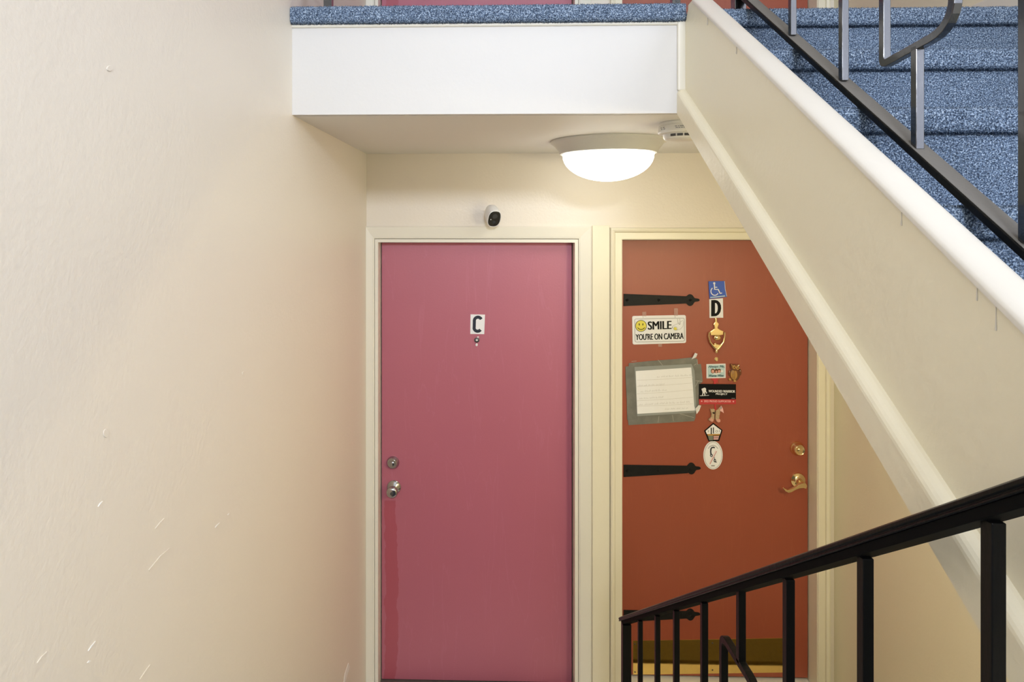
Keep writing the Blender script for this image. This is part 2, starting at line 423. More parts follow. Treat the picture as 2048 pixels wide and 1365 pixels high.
# ------------------------------------------------------------------ carpet pile tufts (stuff)
def tufts(name, prof, x0, x1, parent, step=.0030, h=.0032):
    """prof: list of (y,z) polyline, outward normal to its left-hand rule (computed towards -y/+z)"""
    P = np.array(prof); seg = np.diff(P, axis=0); L = np.hypot(seg[:, 0], seg[:, 1])
    tot = L.sum(); n = int(tot/step*(x1-x0)/step)
    s = rng.random(n)*tot; cum = np.concatenate(([0], np.cumsum(L)))
    k = np.clip(np.searchsorted(cum, s)-1, 0, len(L)-1)
    f = ((s-cum[k])/L[k])[:, None]
    yz = P[k]+seg[k]*f
    nr = np.stack([-seg[k][:, 1], seg[k][:, 0]], 1)/L[k][:, None]
    base = np.stack([x0+rng.random(n)*(x1-x0), yz[:, 0], yz[:, 1]], 1)
    N = np.stack([np.zeros(n), nr[:, 0], nr[:, 1]], 1)
    T = np.stack([np.zeros(n), seg[k][:, 0]/L[k], seg[k][:, 1]/L[k]], 1)
    X = np.tile([1., 0, 0], (n, 1))
    hh = (h*(.6+.8*rng.random(n)))[:, None]; a = rng.random(n)*2*np.pi
    tip = base+N*hh+X*((rng.random(n)-.5)*h*1.3)[:, None]+T*((rng.random(n)-.5)*h*1.3)[:, None]
    r = .0015
    vs = [base+(X*np.cos(a+q)[:, None]+T*np.sin(a+q)[:, None])*r-N*.0005 for q in (0, 2.094, 4.189)]+[tip]
    V = np.stack(vs, 1).reshape(-1, 3)
    org = V.mean(0); V = V-org
    idx = (np.arange(n)*4)[:, None]
    Fc = np.concatenate([idx+np.array([[0, 1, 3]]), idx+np.array([[1, 2, 3]]), idx+np.array([[2, 0, 3]])], 1).reshape(-1)
    me = bpy.data.meshes.new(name); nf = n*3
    me.vertices.add(len(V)); me.vertices.foreach_set('co', V.reshape(-1))
    me.loops.add(nf*3); me.loops.foreach_set('vertex_index', Fc.astype(np.int32))
    me.polygons.add(nf); me.polygons.foreach_set('loop_start', (np.arange(nf)*3).astype(np.int32))
    me.update(calc_edges=True); me.validate()
    me.materials.append(M['carpet'])
    o = bpy.data.objects.new(name, me); C.objects.link(o)
    o.parent = parent; o.location = Vector(org)-worldloc(parent); o['kind'] = 'stuff'
    return o
def nosing(Y, Zt, th=.047, n=8):
    """rounded carpet roll, from lower back edge round the front to the top: (y,z) pts"""
    r = th/2; e = 2/3.4
    sg_ = lambda v: math.copysign(abs(v)**e, v)
    return [(Y+.012, Zt-th)]+[(Y+r*.7-r*.7*sg_(math.sin(math.pi*i/n)), Zt-r-r*sg_(math.cos(math.pi*i/n))) for i in range(n+1)]
def carpet_step(parent, Y, Zt, x0, x1, depth, zriser_bottom, name='step', th=.047, pile=True, fine=.0031):
    st = thing(name, (0, Y, Zt), None); st.parent = parent; st.location = Vector((0, Y, Zt))-worldloc(parent)
    pr = nosing(Y, Zt, th)
    poly = [(p[0], p[1]) for p in pr]+[(Y+depth, Zt), (Y+depth, Zt-th)]
    bm = extr(bmesh.new(), [(x0, a, b) for a, b in poly], (x1-x0, 0, 0))
    obj('tread', bm, M['carpet'], st)
    if zriser_bottom is not None:
        obj('riser', B(x0, x1, Y+.022, Y+.04, zriser_bottom, Zt-th), M['carpet'], st)
    if pile:
        p2 = pr+[(Y+.05, Zt)]
        if zriser_bottom is not None: p2 = [(Y+.022, zriser_bottom), (Y+.022, Zt-th)]+p2[1:]
        p2 = p2[::-1]            # normal (-dz, dy): going downwards along the front gives -y... check below
        # orient so that normals point to the viewer (-y)
        p2 = p2[::-1]
        tufts('carpet_pile', p2, x0, x1, st, step=fine)
    return st
landing = thing('landing_carpet', (0, YB, ZLAND-.047), 'blue-grey carpet roll wrapped over the landing edge above the white fascia', 'carpet')
xs_edge = WY(1374, 30, YB-.02).x
pr = nosing(YB-.022, WY(900, 9, YB-.022).z, WY(900, 9, YB-.022).z-WY(900, 43, YB-.022).z)
ZL2 = WY(900, 9, YB-.022).z
bm = extr(bmesh.new(), [(XL+.001, a, b) for a, b in pr]+[(XL+.001, YB+.06, ZL2), (XL+.001, YB+.06, ZL2-.04)], (xs_edge-XL-.004, 0, 0))
obj('edge_roll', bm, M['carpet'], landing)
tufts('carpet_pile', pr+[(YB+.04, ZL2)], XL+.001, xs_edge, landing)

# ------------------------------------------------------------------ upper flight
XCURB = XS+.042
up = thing('staircase', (1.05, .9, 1.42), 'flight of blue-grey carpeted stairs climbing at the upper right', 'stairs')
TR, RS = .25, .192
Y0, Z0 = YB-.020, WY(1900, 12.5, YB-.02).z
steps_z = [Z0]
zk = {1: WY(1900, 100, 1.43).z, 2: WY(1900, 218, 1.18).z, 3: WY(1900, 415, .93).z}
Zs = [Z0, zk[1], zk[2], zk[3], zk[3]-.195, zk[3]-.39, zk[3]-.585]
for k, zt in enumerate(Zs):
    Yk = Y0-TR*k
    zb = Zs[k+1] if k+1 < len(Zs) else 1.42
    carpet_step(up, Yk, zt, XS+.0405, XR-.003, TR+.04 if k else .045, zb, pile=(k <= 5))
# sloping underside of the flight
sl = .697
bot = line_x((1351.6, 228.6), (1955, 1249), .526)
bm = extr(bmesh.new(), [(XS+.03, y, z) for y, z in ((.10, bot(.10)), (YB+.02, bot(YB+.02)), (YB+.02, bot(YB+.02)+.014), (.10, bot(.10)+.014))], (XR-XS-.045, 0, 0))
obj('flight_slab', bm, M['ceil'], up)
# stringer wall
sw = thing('stringer_wall', (XS, .8, 1.42), 'tan plastered side wall of the upper flight with a white rounded cap', 'stair wall')
top = line_x((1388, 0), (1958, 560), XS)
ye = WX(1372, 30, XS).y
z1 = WX(1371, 45, XS).z; z2 = WX(1377, 9, XS).z
ya = -.12
poly = [(ya, bot(ya)+.02), (YB+.02, bot(YB+.02)+.02), (YB+.02, WX(1368, 48, XS).z-.0)]
poly += [(WX(1370.5, 46, XS).y, WX(1370.5, 46, XS).z), (WX(1376, 20, XS).y, WX(1376, 20, XS).z), (WX(1376.5, 10, XS).y, WX(1376.5, 10, XS).z), (WX(1384, 1, XS).y, WX(1384, 1, XS).z), (WX(1384, -6, XS).y, WX(1384, -6, XS).z-.002), (ya, top(ya))]
bm = extr(bmesh.new(), [(XS, y, z) for y, z in poly], (.040, 0, 0))
obj('side_panel', bm, M['wall_stair'], sw)
# rounded cap
def slope_extrude(prof, ya, yb, fz, x0=0):
    """prof (x, dz) extruded along a slope line z = fz(y)"""
    bm = bmesh.new()
    a = [bm.verts.new((x0+x, ya, fz(ya)+dz)) for x, dz in prof]; b = [bm.verts.new((x0+x, yb, fz(yb)+dz)) for x, dz in prof]
    n = len(a); bm.faces.new(a); bm.faces.new(b)
    for i in range(n): bm.faces.new((a[i], a[(i+1) % n], b[(i+1) % n], b[i]))
    return bm
cap = [(-.005, -.006)]+[(.0205+.0255*math.cos(R(a)), .0+.011*math.sin(R(a))) for a in range(180, -1, -15)]+[(.046, -.006)]
obj('rounded_cap', slope_extrude(cap, ya-.02, WX(1388, 0, XS).y, top, XS), M['curb'], sw, smooth=True)
# lower board, rounded upper edge
xb = .526
btop = line_x((1374.7, 184.6), (1861, 920), XS)
h = btop(1.0)-bot(1.0)
lb = [(.022, 0), (.03, 0), (.03, -h-.0), (0, -h)]+[(.02-.02*math.sin(R(a)), -.02+.02*math.cos(R(a))-.0) for a in range(90, -1, -15)]
obj('lower_board', slope_extrude(lb, ya, YB+.004, btop, xb), M['wall_stair'], sw, smooth=False, bevel=0)
for p in sw.children[-1].data.polygons: p.use_smooth = abs(p.normal.x) > .02 and abs(p.normal.x) < .999
# paint runs
for x, y0_, y1_ in ((1473, 94, 108), (1415.5, 28, 50), (1803, 425, 452), (1954, 556, 602), (1992, 600, 662)):
    a = WX(x, y0_, XS-.0005); b_ = WX(x, y1_, XS-.0005)
    b_ = Vector((a.x, a.y, b_.z)); 
    k = .5*(a.y)/.9
    bm = tube(bmesh.new(), [a, (a+b_)/2, b_+Vector((0, 0, .002)), b_], [.0009*k, .0012*k, .0026*k, .0016*k], 8)
    obj('paint_run', bm, M['curb'], sw, smooth=True)

# ------------------------------------------------------------------ lower flight and entry landing (behind/below the viewer)
lo = thing('staircase.001', (0, 1.0, 0), 'carpeted flight going down below the viewer to the two red doors', 'stairs')
n = 8; r_, t_ = 1.42/n, .245
for j in range(n):
    Yj = 1.95-t_*j
    zt = r_*(j+1) if j < n-1 else 1.42-.002
    stp = thing('step', (0, Yj, zt)); stp.parent = lo; stp.location = Vector((0, Yj, zt))-lo.location
    # the step nosing faces the lower floor (+y)
    obj('tread', B(XL+.001, XS-.03, Yj-t_, Yj+.02, zt-.04, zt), M['carpet'], stp, bevel=.012, seg=3)
    obj('riser', B(XL+.001, XS-.03, Yj-t_, Yj, 0 if j == 0 else zt-r_, zt-.04), M['carpet'], stp)
    if j: obj('step_core', B(XL+.001, XS-.03, Yj-t_, Yj, 0, zt-r_-.001), M['wall'], stp)
obj('floor.002', B(XL, XR, FY, 1.95-t_*7-.245+.02, 0, 1.41), M['carpet'], kind='structure', label='carpeted entry landing the viewer stands on')

# ------------------------------------------------------------------ doors
def casing(parent, xl, xr, zt, zb, y, prof, m, clampx=None):
    """moulded frame round three sides; prof = [(outward offset, protrusion)]"""
    bm = bmesh.new()
    def ring(side):
        out = []
        for o_, p_ in prof:
            yy = y-p_
            if side == 0: v = (xl-o_, yy, zb)
            if side == 1: v = (xl-o_, yy, zt+o_)
            if side == 2: v = (xr+o_, yy, zt+o_)
            if side == 3: v = (xr+o_, yy, zb)
            if clampx is not None and v[0] < clampx: v = (clampx, v[1], v[2])
            out.append(bm.verts.new(v))
        return out
    rr = [ring(i) for i in range(4)]
    for a, b in zip(rr, rr[1:]):
        for i in range(len(prof)-1): bm.faces.new((a[i], a[i+1], b[i+1], b[i]))
    bm.faces.new(rr[0]); bm.faces.new(rr[-1])
    return obj('casing', bm, m, parent)
def jambs(parent, xl, xr, zt, zb, m, yf=2.712):
    t = .016
    bm = B((xl-t, xl-.001, yf, YD+.03, zb, zt+t), (xr+.001, xr+t, yf, YD+.03, zb, zt+t), (xl-.001, xr+.001, yf, YD+.03, zt+.001, zt+t))
    return obj('jamb', bm, m, parent)
def mk_door(name, xl, xr, zt, zb, dm, label, tm, prof, clampx=None, gapo=.0, up_=.018):
    d = thing(name, ((xl+xr)/2, YD, zb), label, kind='structure')
    obj('panel', B(xl+.003, xr-.003, YD, YD+.035, zb+up_, zt-.003), dm, d, bevel=.002, origin=((xl+xr)/2, YD, zb+1.0))
    obj('rebate', B(xl-.001, xr+.001, YD+.036, YD+.06, zb, zt), M['gap'], d)
    jambs(d, xl, xr, zt, zb, tm)
    casing(d, xl-gapo, xr+gapo, zt+gapo, zb, YW, prof, tm, clampx)
    return d
profC = [(0, -.004), (0, .006), (.003, .009), (.006, .009), (.007, .011), (.052, .017), (.055, .015), (.056, 0), (.056, -.004)]
profD = [(0, -.004), (0, .013), (.002, .015), (.030, .015), (.033, .012), (.034, .020), (.044, .023), (.050, .021), (.052, 0), (.052, -.004)]
zbD = .012
lab1 = 'pink-burgundy door on the left bearing the letter C, beside the long cream wall'
lab2 = 'brick red door on the right bearing the letter D and many stickers'
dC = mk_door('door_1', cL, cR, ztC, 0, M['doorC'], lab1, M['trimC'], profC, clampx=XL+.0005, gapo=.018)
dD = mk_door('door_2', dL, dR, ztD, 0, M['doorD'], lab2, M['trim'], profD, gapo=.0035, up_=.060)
for o in dD.children:
    if o.name.startswith('panel'): pnlD = o
obj('sill', B(cL, cR, YW, YD+.03, 0, .014), M['thresh'], dC, bevel=.003)
obj('sill', B(dL-.004, dR, YW-.03, YD+.03, 0, .050), M['tile'], dD, bevel=.003)
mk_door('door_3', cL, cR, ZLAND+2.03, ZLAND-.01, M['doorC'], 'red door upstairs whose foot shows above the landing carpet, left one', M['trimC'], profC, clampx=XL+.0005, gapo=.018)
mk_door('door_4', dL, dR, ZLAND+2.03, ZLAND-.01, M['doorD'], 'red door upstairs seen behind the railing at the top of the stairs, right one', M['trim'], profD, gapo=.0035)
# board between the frames
xm0, xm1 = WY(1184.5, 900, 2.712).x, WY(1220, 900, 2.712).x
obj('trim_2', B(xm0, xm1, 2.713, YW, 0, WY(1200, 451, 2.71).z), M['trim'], kind='structure', bevel=.003, label='flat cream board between the two door frames')
# baseboard of the upper landing
obj('baseboard_right', B(XR-.012, XR, YB, YW, ZLAND-.01, ZLAND+.085), M['trimC'], kind='structure', bevel=.003, label='cream baseboard on the right wall of the upper landing')
obj('baseboard_back', B((dR+.06, XR-.012, YW-.012, YW, ZLAND-.01, ZLAND+.085),), M['trimC'], kind='structure', bevel=.003, label='cream baseboard right of the upstairs doors')

# door hardware ------------------------------------------------------
def knobby(name, parent, px, py, prof, m, n=36, label=None):
    bm = lathe(bmesh.new(), prof, towards_cam(WY(px, py, YD)), n)
    return obj(name, bm, m, parent, smooth=True, label=label)
db = knobby('deadbolt', dC, 786, 925.5, [(.0, .0), (.0295, .0), (.0300, .004), (.027, .010), (.0215, .0195), (.0195, .0215), (.0190, .0205), (.0, .0205)], M['nickel'], label='satin nickel deadbolt')
bm = lathe(bmesh.new(), [(0, .020), (.010, .020), (.010, .0225), (.0085, .0235), (0, .0235)], towards_cam(WY(786, 925.5, YD)), 24)
obj('keyhole', bm, M['nickel'], db, smooth=True)
bm = lathe(bmesh.new(), [(.0, .0), (.032, .0), (.0325, .003), (.029, .008), (.018, .013), (.0125, .018), (.012, .030), (.017, .037), (.0245, .045), (.0262, .053), (.0245, .060), (.019, .0645), (.011, .0665), (.0, .0668)], towards_cam(WY(788, 975, YD)), 40)
kb = obj('door_knob', bm, M['nickel'], dC, smooth=True, label='round nickel knob')
bm = lathe(bmesh.new(), [(0, .066), (.0075, .066), (.0075, .0685), (0, .0685)], towards_cam(WY(788, 975, YD)), 20)
obj('key_slot', bm, M['grey_screw'], kb, smooth=True)
ph = knobby('peephole', dC, 953.5, 680.5, [(0, 0), (.0115, 0), (.012, .0025), (.0105, .004), (.0065, .0045), (.0055, .003), (0, .003)], M['grey_screw'], 24, 'dark ringed peephole')
bm = lathe(bmesh.new(), [(0, .0031), (.0048, .0031), (.003, .0052), (0, .006)], towards_cam(WY(953.5, 680.5, YD)), 16)
obj('peephole_lens', bm, M['white'], ph, smooth=True)
for q in (ell(953.2, 690.2, 2.3, 2.9, 14), ell(956, 674.8, 2.0, 1.5, 12)): obj('adhesive_dab', px_prism(q, YD-.003, .003), M['white'], dC, bevel=.0008)
# D
db2 = knobby('deadbolt', dD, 1593.5, 897, [(0, 0), (.0315, 0), (.032, .004), (.030, .009), (.0265, .013), (.0265, .019), (.024, .0225), (.0225, .0275), (.020, .030), (.0185, .029), (0, .029)], M['brass'], label='polished brass deadbolt')
bm = lathe(bmesh.new(), [(0, .028), (.0105, .028), (.0105, .031), (.009, .032), (0, .032)], towards_cam(WY(1593.5, 897, YD)), 24)
obj('keyhole', bm, M['brass'], db2, smooth=True)
lv = knobby('lever_handle', dD, 1595, 960.5, [(0, 0), (.0335, 0), (.034, .003), (.032, .007), (.023, .010), (.016, .013), (.0125, .020), (.0115, .036), (.013, .042), (.013, .050), (0, .051)], M['brass'], label='brass lever handle with a wavy arm')
YL = YD-.050
lp = [(1613, 975), (1611, 969.5), (1604, 969), (1597, 974), (1590, 979.5), (1582, 984), (1575.5, 985), (1571, 982.5), (1566, 978)]
tops = [(1612.5, 968.5), (1608.5, 967.3), (1604, 968), (1598, 970.5), (1593, 974.5), (1587, 978), (1581, 980.3), (1576, 981.3), (1572, 979.5), (1566, 976)]
bots = [(1566.5, 977.5), (1571, 983.3), (1577, 986.5), (1583, 985.5), (1589, 982), (1594, 979.5), (1600, 977.5), (1607, 977), (1613, 978.5), (1614.5, 973)]
obj('lever_arm', px_prism(tops+bots, YL-.012, .013), M['brass'], lv, bevel=.0025, seg=3)
pd = knobby('peephole', dD, 1432.5, 718.5, [(0, 0), (.0095, 0), (.0095, .003), (.007, .005), (.004, .0045), (0, .006)], M['brass'], 24, 'small brass peephole')
# strap hinges
def strap(yc0, h0, yc1, h1, cx_, ycc, xt, tip_y, x0=1247.5, rnd=11.8, tip=1, sc_=1.0):
    """hinge strap in pixels: left edge centre/half height -> neck, then round boss and tip"""
    xn = cx_-rnd*.72
    top_ = [(x0, yc0-h0), (xn, yc1-h1)]; bot_ = [(xn, yc1+h1), (x0, yc0+h0)]
    arc = [(cx_+rnd*.72*math.cos(R(a))*1.02, ycc+rnd*math.sin(R(a))) for a in range(-135, -29, 15)]
    arc2 = [(cx_+rnd*.72*math.cos(R(a))*1.02, ycc+rnd*math.sin(R(a))) for a in range(30, 136, 15)]
    t1 = [(xt-9.5, tip_y-3.6), (xt-3, tip_y-2.8), (xt-.5, tip_y-1.6), (xt, tip_y), (xt-.5, tip_y+1.6), (xt-3, tip_y+2.8), (xt-9.5, tip_y+3.6)]
    return top_+arc+t1+arc2+bot_
for (a, pts) in ((('x'), strap(600.5, 12.2, 600.3, 7.3, 1380.5, 600.7, 1399.5, 600.6)), (('y'), strap(942.8, 12.2, 940, 7.4, 1383, 938, 1401.8, 937.3)), (('z'), strap(1233.5, 11.8, 1231, 7.2, 1381, 1230.5, 1400.5, 1229.5))):
    hg = obj('strap_hinge', px_prism(pts, YD-.0045, .0045), M['hinge'], dD, bevel=.0008, label='black iron strap hinge')
    yy0 = pts[0][1]+12; cxp = pts[3][0]
    for bx, k in ((1254.5, 0), (1317, .5), (1380.5, 1)):
        by = (pts[0][1]+pts[-1][1])/2*(1-k)+k*(pts[6][1]*0+((pts[1][1]+pts[-2][1])/2))
        q = 3.6
        bm = bmesh.new()
        a4 = [bm.verts.new(WY(bx+dx, by+dy, YD-.0047)) for dx, dy in ((-q, 0), (0, -q), (q, 0), (0, q))]
        ap = bm.verts.new(WY(bx, by, YD-.0095))
        for i in range(4): bm.faces.new((a4[i], a4[(i+1) % 4], ap))
        bm.faces.new(a4)
        obj('bolt', bm, M['hinge'], hg)
# kick plate
kp = obj('kick_plate', px_prism([(1266, 1282.5), (1576, 1277), (1576, 1346), (1266, 1350.5)], YD-.0015, .0015), M['brass_p'], dD, bevel=.0005, label='scuffed brass kick plate')
for sx, sy in ((1270, 1289), (1425, 1287), (1571, 1283), (1270, 1345), (1425, 1341), (1571, 1340)):
    obj('screw', lathe(bmesh.new(), [(0, 0), (.0035, 0), (.0025, .0015), (0, .002)], towards_cam(WY(sx, sy, YD-.0015)), 12), M['grey_screw'], kp)

# door knocker -------------------------------------------------------
kn = thing('door_knocker', WY(1433, 705, YD), None); kn.parent = dD; kn.location = WY(1433, 705, YD)-dD.location; kn['label'] = 'brass door knocker with an urn top'
bp_ = [(1432, 636), (1434.5, 637), (1434.5, 644), (1438.5, 648), (1437, 653), (1436, 657), (1441, 660), (1447.5, 663), (1447, 670.5), (1440, 671.5), (1421, 671.5), (1419.5, 664), (1425, 660.5), (1429, 658), (1428.5, 653), (1426.8, 649), (1430, 645), (1430, 638)]
obj('back_plate', px_prism(bp_, YD-.010, .010), M['brass'], kn, bevel=.003, seg=3)
ls = [WY(x, y, YD-.014) for x, y in ((1418.5, 665), (1417.5, 673), (1420, 684), (1425, 691), (1431, 696.5), (1434, 699))]
rs_ = [WY(x, y, YD-.014) for x, y in ((1449.5, 665), (1449.5, 673), (1447, 684), (1442, 691), (1437, 696.5), (1434, 699))]
bm = tube(bmesh.new(), ls, [.0035, .0035, .004, .0055, .0075, .008], 10); tube(bm, rs_, [.0035, .0035, .004, .0055, .0075, .008], 10)
obj('swing_ring', bm, M['brass'], kn, smooth=True)
obj('ring_base', px_prism([(1424, 689.5), (1428.5, 690.5), (1433.5, 688.5), (1439, 690), (1444.5, 688.5), (1442, 694.5), (1437.5, 699), (1434, 700.5), (1430, 698), (1426, 694)], YD-.019, .011), M['brass'], kn, bevel=.003, seg=3)
obj('striker', lathe(bmesh.new(), [(0, 0), (.006, .001), (.006, .008), (.009, .014), (.006, .020), (0, .022)], Matrix.Translation(WY(1433, 700, YD-.016)) @ Matrix.Rotation(R(180), 4, 'X') @ Matrix.Translation((0, 0, -.006)), 18), M['brass'], kn, smooth=True)
bm = bmesh.new(); bmesh.ops.create_uvsphere(bm, u_segments=20, v_segments=12, radius=1)
bmesh.ops.scale(bm, verts=bm.verts[:], vec=(.018, .009, .013)); bmesh.ops.translate(bm, verts=bm.verts[:], vec=WY(1434.5, 676, YD-.006))
obj('medallion', bm, M['brass'], kn, smooth=True)
bm = bmesh.new(); bmesh.ops.create_uvsphere(bm, u_segments=16, v_segments=10, radius=.0085); bmesh.ops.translate(bm, verts=bm.verts[:], vec=WY(1430.5, 689, YD-.008))
obj('strike_button', bm, M['brass'], kn, smooth=True)

# ------------------------------------------------------------------ things fixed to door C
def plate(name, quad, m, Y, t, label, cat, group=None, bevel=.0006):
    o = obj(name, px_prism(quad, Y, t), m, bevel=bevel, label=label, cat=cat, group=group)
    return o
pc = plate('letter_plate', [(941, 629.3), (970, 629.8), (968.5, 669), (940.5, 668.5)], M['plate'], YD-.002, .002, 'small white plate with a dark letter C on the pink-burgundy door', 'letter plate')
def arcstroke(cx_, cy_, rx, ry, a0, a1, wd, n=22): return [(cx_+rx*math.cos(R(a0+(a1-a0)*i/n)), cy_+ry*math.sin(R(a0+(a1-a0)*i/n))) for i in range(n+1)]
# letter C : stadium stroke
path = [(963.3, 641.5)]+[(955.9+7.2*math.cos(R(a)), 642+7.2*math.sin(R(a))) for a in range(-25, -181, -15)]+[(948.4, 655)]+[(955.2+7.2*math.cos(R(a)), 655.8+7.2*math.sin(R(a))) for a in range(170, 24, -15)]+[(961.7, 657.7)]
obj('letter', px_line(path[1:-1], 6.2, YD-.0027, .0006), M['navy'], pc)

# ------------------------------------------------------------------ things fixed to door D
pdl = plate('letter_plate', [(1418.6, 599), (1446, 597), (1446.6, 636), (1419, 636.5)], M['plate'], YD-.002, .002, 'small white plate with a black letter D on the brick red door', 'letter plate')
bm = px_prism([(1422.5, 600.8), (1430, 600.4), (1430, 632.8), (1422.3, 633.2)], YD-.0027, .0006)
outer = [(1430, 600.4), (1435, 601.5), (1439.5, 605.5), (1441.9, 611), (1442.3, 617.5), (1441, 624), (1437.5, 629.5), (1433, 632.3), (1430, 632.9)]
inner = [(1430, 606.2), (1432.5, 606.8), (1434.5, 609.5), (1435.5, 613), (1435.6, 618), (1434.9, 622.5), (1433.2, 625.8), (1431.5, 627.1), (1430, 627.3)]
for i in range(len(outer)-1): px_prism([outer[i], outer[i+1], inner[i+1], inner[i]], YD-.0027, .0006, bm)
obj('letter', bm, M['black'], pdl)

hs = plate('disability_sticker', [(1417, 563), (1449.5, 562.5), (1450.5, 578), (1454, 594), (1438, 596.5), (1419, 598)], M['blue'], YD-.0045, .001, 'blue sticker with a white wheelchair symbol, above the letter D', 'sticker')
Ys = YD-.0050
bm = px_prism(ell(1428.5, 567, 2.2, 2.2, 14), Ys, .0005)
px_line([(1428.8, 569), (1429.3, 579.2), (1436.5, 579.4), (1440.5, 587.5), (1444, 586.3)], 2.2, Ys, .0005, bm)
px_line([(1429.3, 575), (1434.5, 575)], 1.5, Ys, .0005, bm)
px_line(arcstroke(1429.5, 583, 7.6, 8.0, -125, -350+20, 1.6)[::-1], 1.7, Ys, .0005, bm)
obj('wheelchair_symbol', bm, M['white'], hs)
obj('edge_stripe', px_line([(1449.3, 563), (1450.4, 578), (1453.6, 593)], .8, Ys, .0004), M['white'], hs)
obj('caption', px_line([(1420.5, 595.4), (1433, 594.3), (1450, 592.3)], 2.0, Ys, .0004), M['card'], hs)

# smile sign
def rrect(q, r, n=5):
    out = []
    for i in range(4):
        p = Vector(q[i]); a = Vector(q[i-1]); b = Vector(q[(i+1) % 4])
        d1 = (a-p).normalized()*r; d2 = (b-p).normalized()*r
        for k in range(n+1):
            t = k/n; out.append(tuple((p+d1)*(1-t)**2+p*2*t*(1-t)+(p+d2)*t**2))
    return out
SQ = [(1264.3, 632.5), (1371.8, 630.5), (1372.3, 686.5), (1265.3, 689.8)]
sg = plate('camera_sign', rrect(SQ, 4), M['sign'], YD-.003, .003, 'white sign with a yellow smiley reading SMILE YOU\'RE ON CAMERA', 'sign')
Yg = YD-.0036
IQ = [(1269.3, 638.5), (1368.5, 636.6), (1369.2, 682.8), (1270.2, 684.6)]
rr_ = rrect(IQ, 3); obj('border_line', px_line(rr_+[rr_[0]], .9, Yg, .0005), M['line'], sg)
fc = obj('smiley_face', px_prism(ell(1282, 652.3, 11.0, 11.2, 32), Yg, .0005), M['yellow'], sg)
bm = px_line(ell(1282, 652.3, 11.0, 11.2, 33, 0, 359.9), .9, Yg-.0003, .0003)
px_prism(ell(1278.6, 649.3, .9, 2.4, 12), Yg-.0003, .0003, bm); px_prism(ell(1285.7, 649.3, .9, 2.4, 12), Yg-.0003, .0003, bm)
px_line(arcstroke(1282.3, 652.8, 7.6, 6.6, 155, 25, 1), 1.3, Yg-.0003, .0003, bm)
obj('face_lines', bm, M['black'], fc)
bm = text_bm('SMILE', [(1296, 643.5), (1342.5, 642), (1342.5, 658.6), (1296.3, 660)], Yg, .0005, .75)
obj('lettering', bm, M['black'], sg)
bm = text_bm("YOU'RE ON CAMERA", [(1271.5, 668.5), (1366.8, 665.5), (1367, 678.3), (1271.8, 680.8)], Yg, .0005, .42)
obj('lettering', bm, M['black'], sg)
bm = px_line([(1355, 638), (1356, 646.5), (1359.5, 649), (1360.5, 648), (1359.5, 638)], .6, Yg, .0004)
px_line([(1344, 655), (1347, 651.5), (1355, 648), (1366, 641)], .45, Yg, .0004, bm)
px_line([(1353, 661), (1361, 658.5), (1366, 653), (1367.3, 643)], .45, Yg, .0004, bm)
px_prism(ell(1359, 648.6, 1.6, .9, 10), Yg, .0004, bm)
px_prism(ell(1344.6, 656, .8, 1.5, 10), Yg, .0004, bm)
px_line(ell(1351, 657.5, 4, 3.6, 15), .5, Yg, .0004, bm)
obj('camera_drawing', bm, M['line'], sg)
obj('drawn_lens', px_prism(ell(1350.5, 658, 3.4, 3.1, 16), Yg+.0001, .0004), M['yellow'], sg)
for q in (rect(1284.5, 624, 1292.5, 633), rect(1348, 617, 1356, 632), rect(1316.5, 688, 1324, 694)):
    obj('tape_strip', px_prism(q, YD-.0034, .0004), M['tape_clear'], sg)
for rx__, ry__, rr__ in ((1286.2, 635, .7), (1350.2, 634.4, .9)): obj('rivet', px_prism(ell(rx__, ry__, rr__, rr__, 10), YD-.0035, .0005), M['line'], sg)

# taped note
nt_ = thing('handwritten_note', WY(1328, 840, YD), 'sheet of faint handwriting held in silver duct tape on the brick red door', 'note')
obj('tape', px_prism([(1258, 727), (1300, 722.5), (1350, 719), (1384, 715.5), (1395, 718.5), (1396, 731), (1390, 741), (1320, 746), (1256, 746)], YD-.0025, .0025), M['tape'], nt_, label='crinkled strip along the top')
obj('tape', px_prism([(1251, 734), (1271, 732), (1275, 840), (1254.5, 840.5), (1253.5, 800), (1251.5, 760)], YD-.0033, .0033), M['tape'], nt_, label='darker strip down the left side')
obj('tape', px_prism([(1386, 730), (1402, 728.5), (1404, 745), (1405.5, 764), (1400.5, 768), (1398, 780), (1397, 800), (1399, 812), (1392, 826), (1386, 826)], YD-.0030, .0030), M['tape'], nt_, label='crinkled strip down the right side')
obj('tape', px_prism([(1255, 828), (1320, 824), (1392, 820), (1391, 836), (1388, 843), (1330, 846.5), (1257, 851)], YD-.0028, .0028), M['tape'], nt_, label='crinkled strip along the bottom')
obj('sleeve', px_prism([(1269, 734.5), (1383, 728.5), (1389, 742), (1393, 822), (1388, 826), (1274.5, 833)], YD-.0044, .001), M['sleeve'], nt_)
pap = obj('paper', px_prism([(1271.5, 742.8), (1382.5, 735.5), (1385.5, 770), (1387.5, 798), (1388.5, 812), (1391.3, 821.5), (1350, 824), (1274.5, 828.3)], YD-.0056, .0010), M['paper'], nt_)
Yn = YD-.0060
bm = bmesh.new()
for y0_, y1_ in ((761, 755), (773.5, 766.5), (788.5, 780), (802, 795), (813, 808)):
    obj('ruled_line', px_line([(1274, y0_), (1330, (y0_+y1_)/2+.8), (1386, y1_)], .55, Yn, .0003), M['rule'], pap)
rnd = random.Random(3)
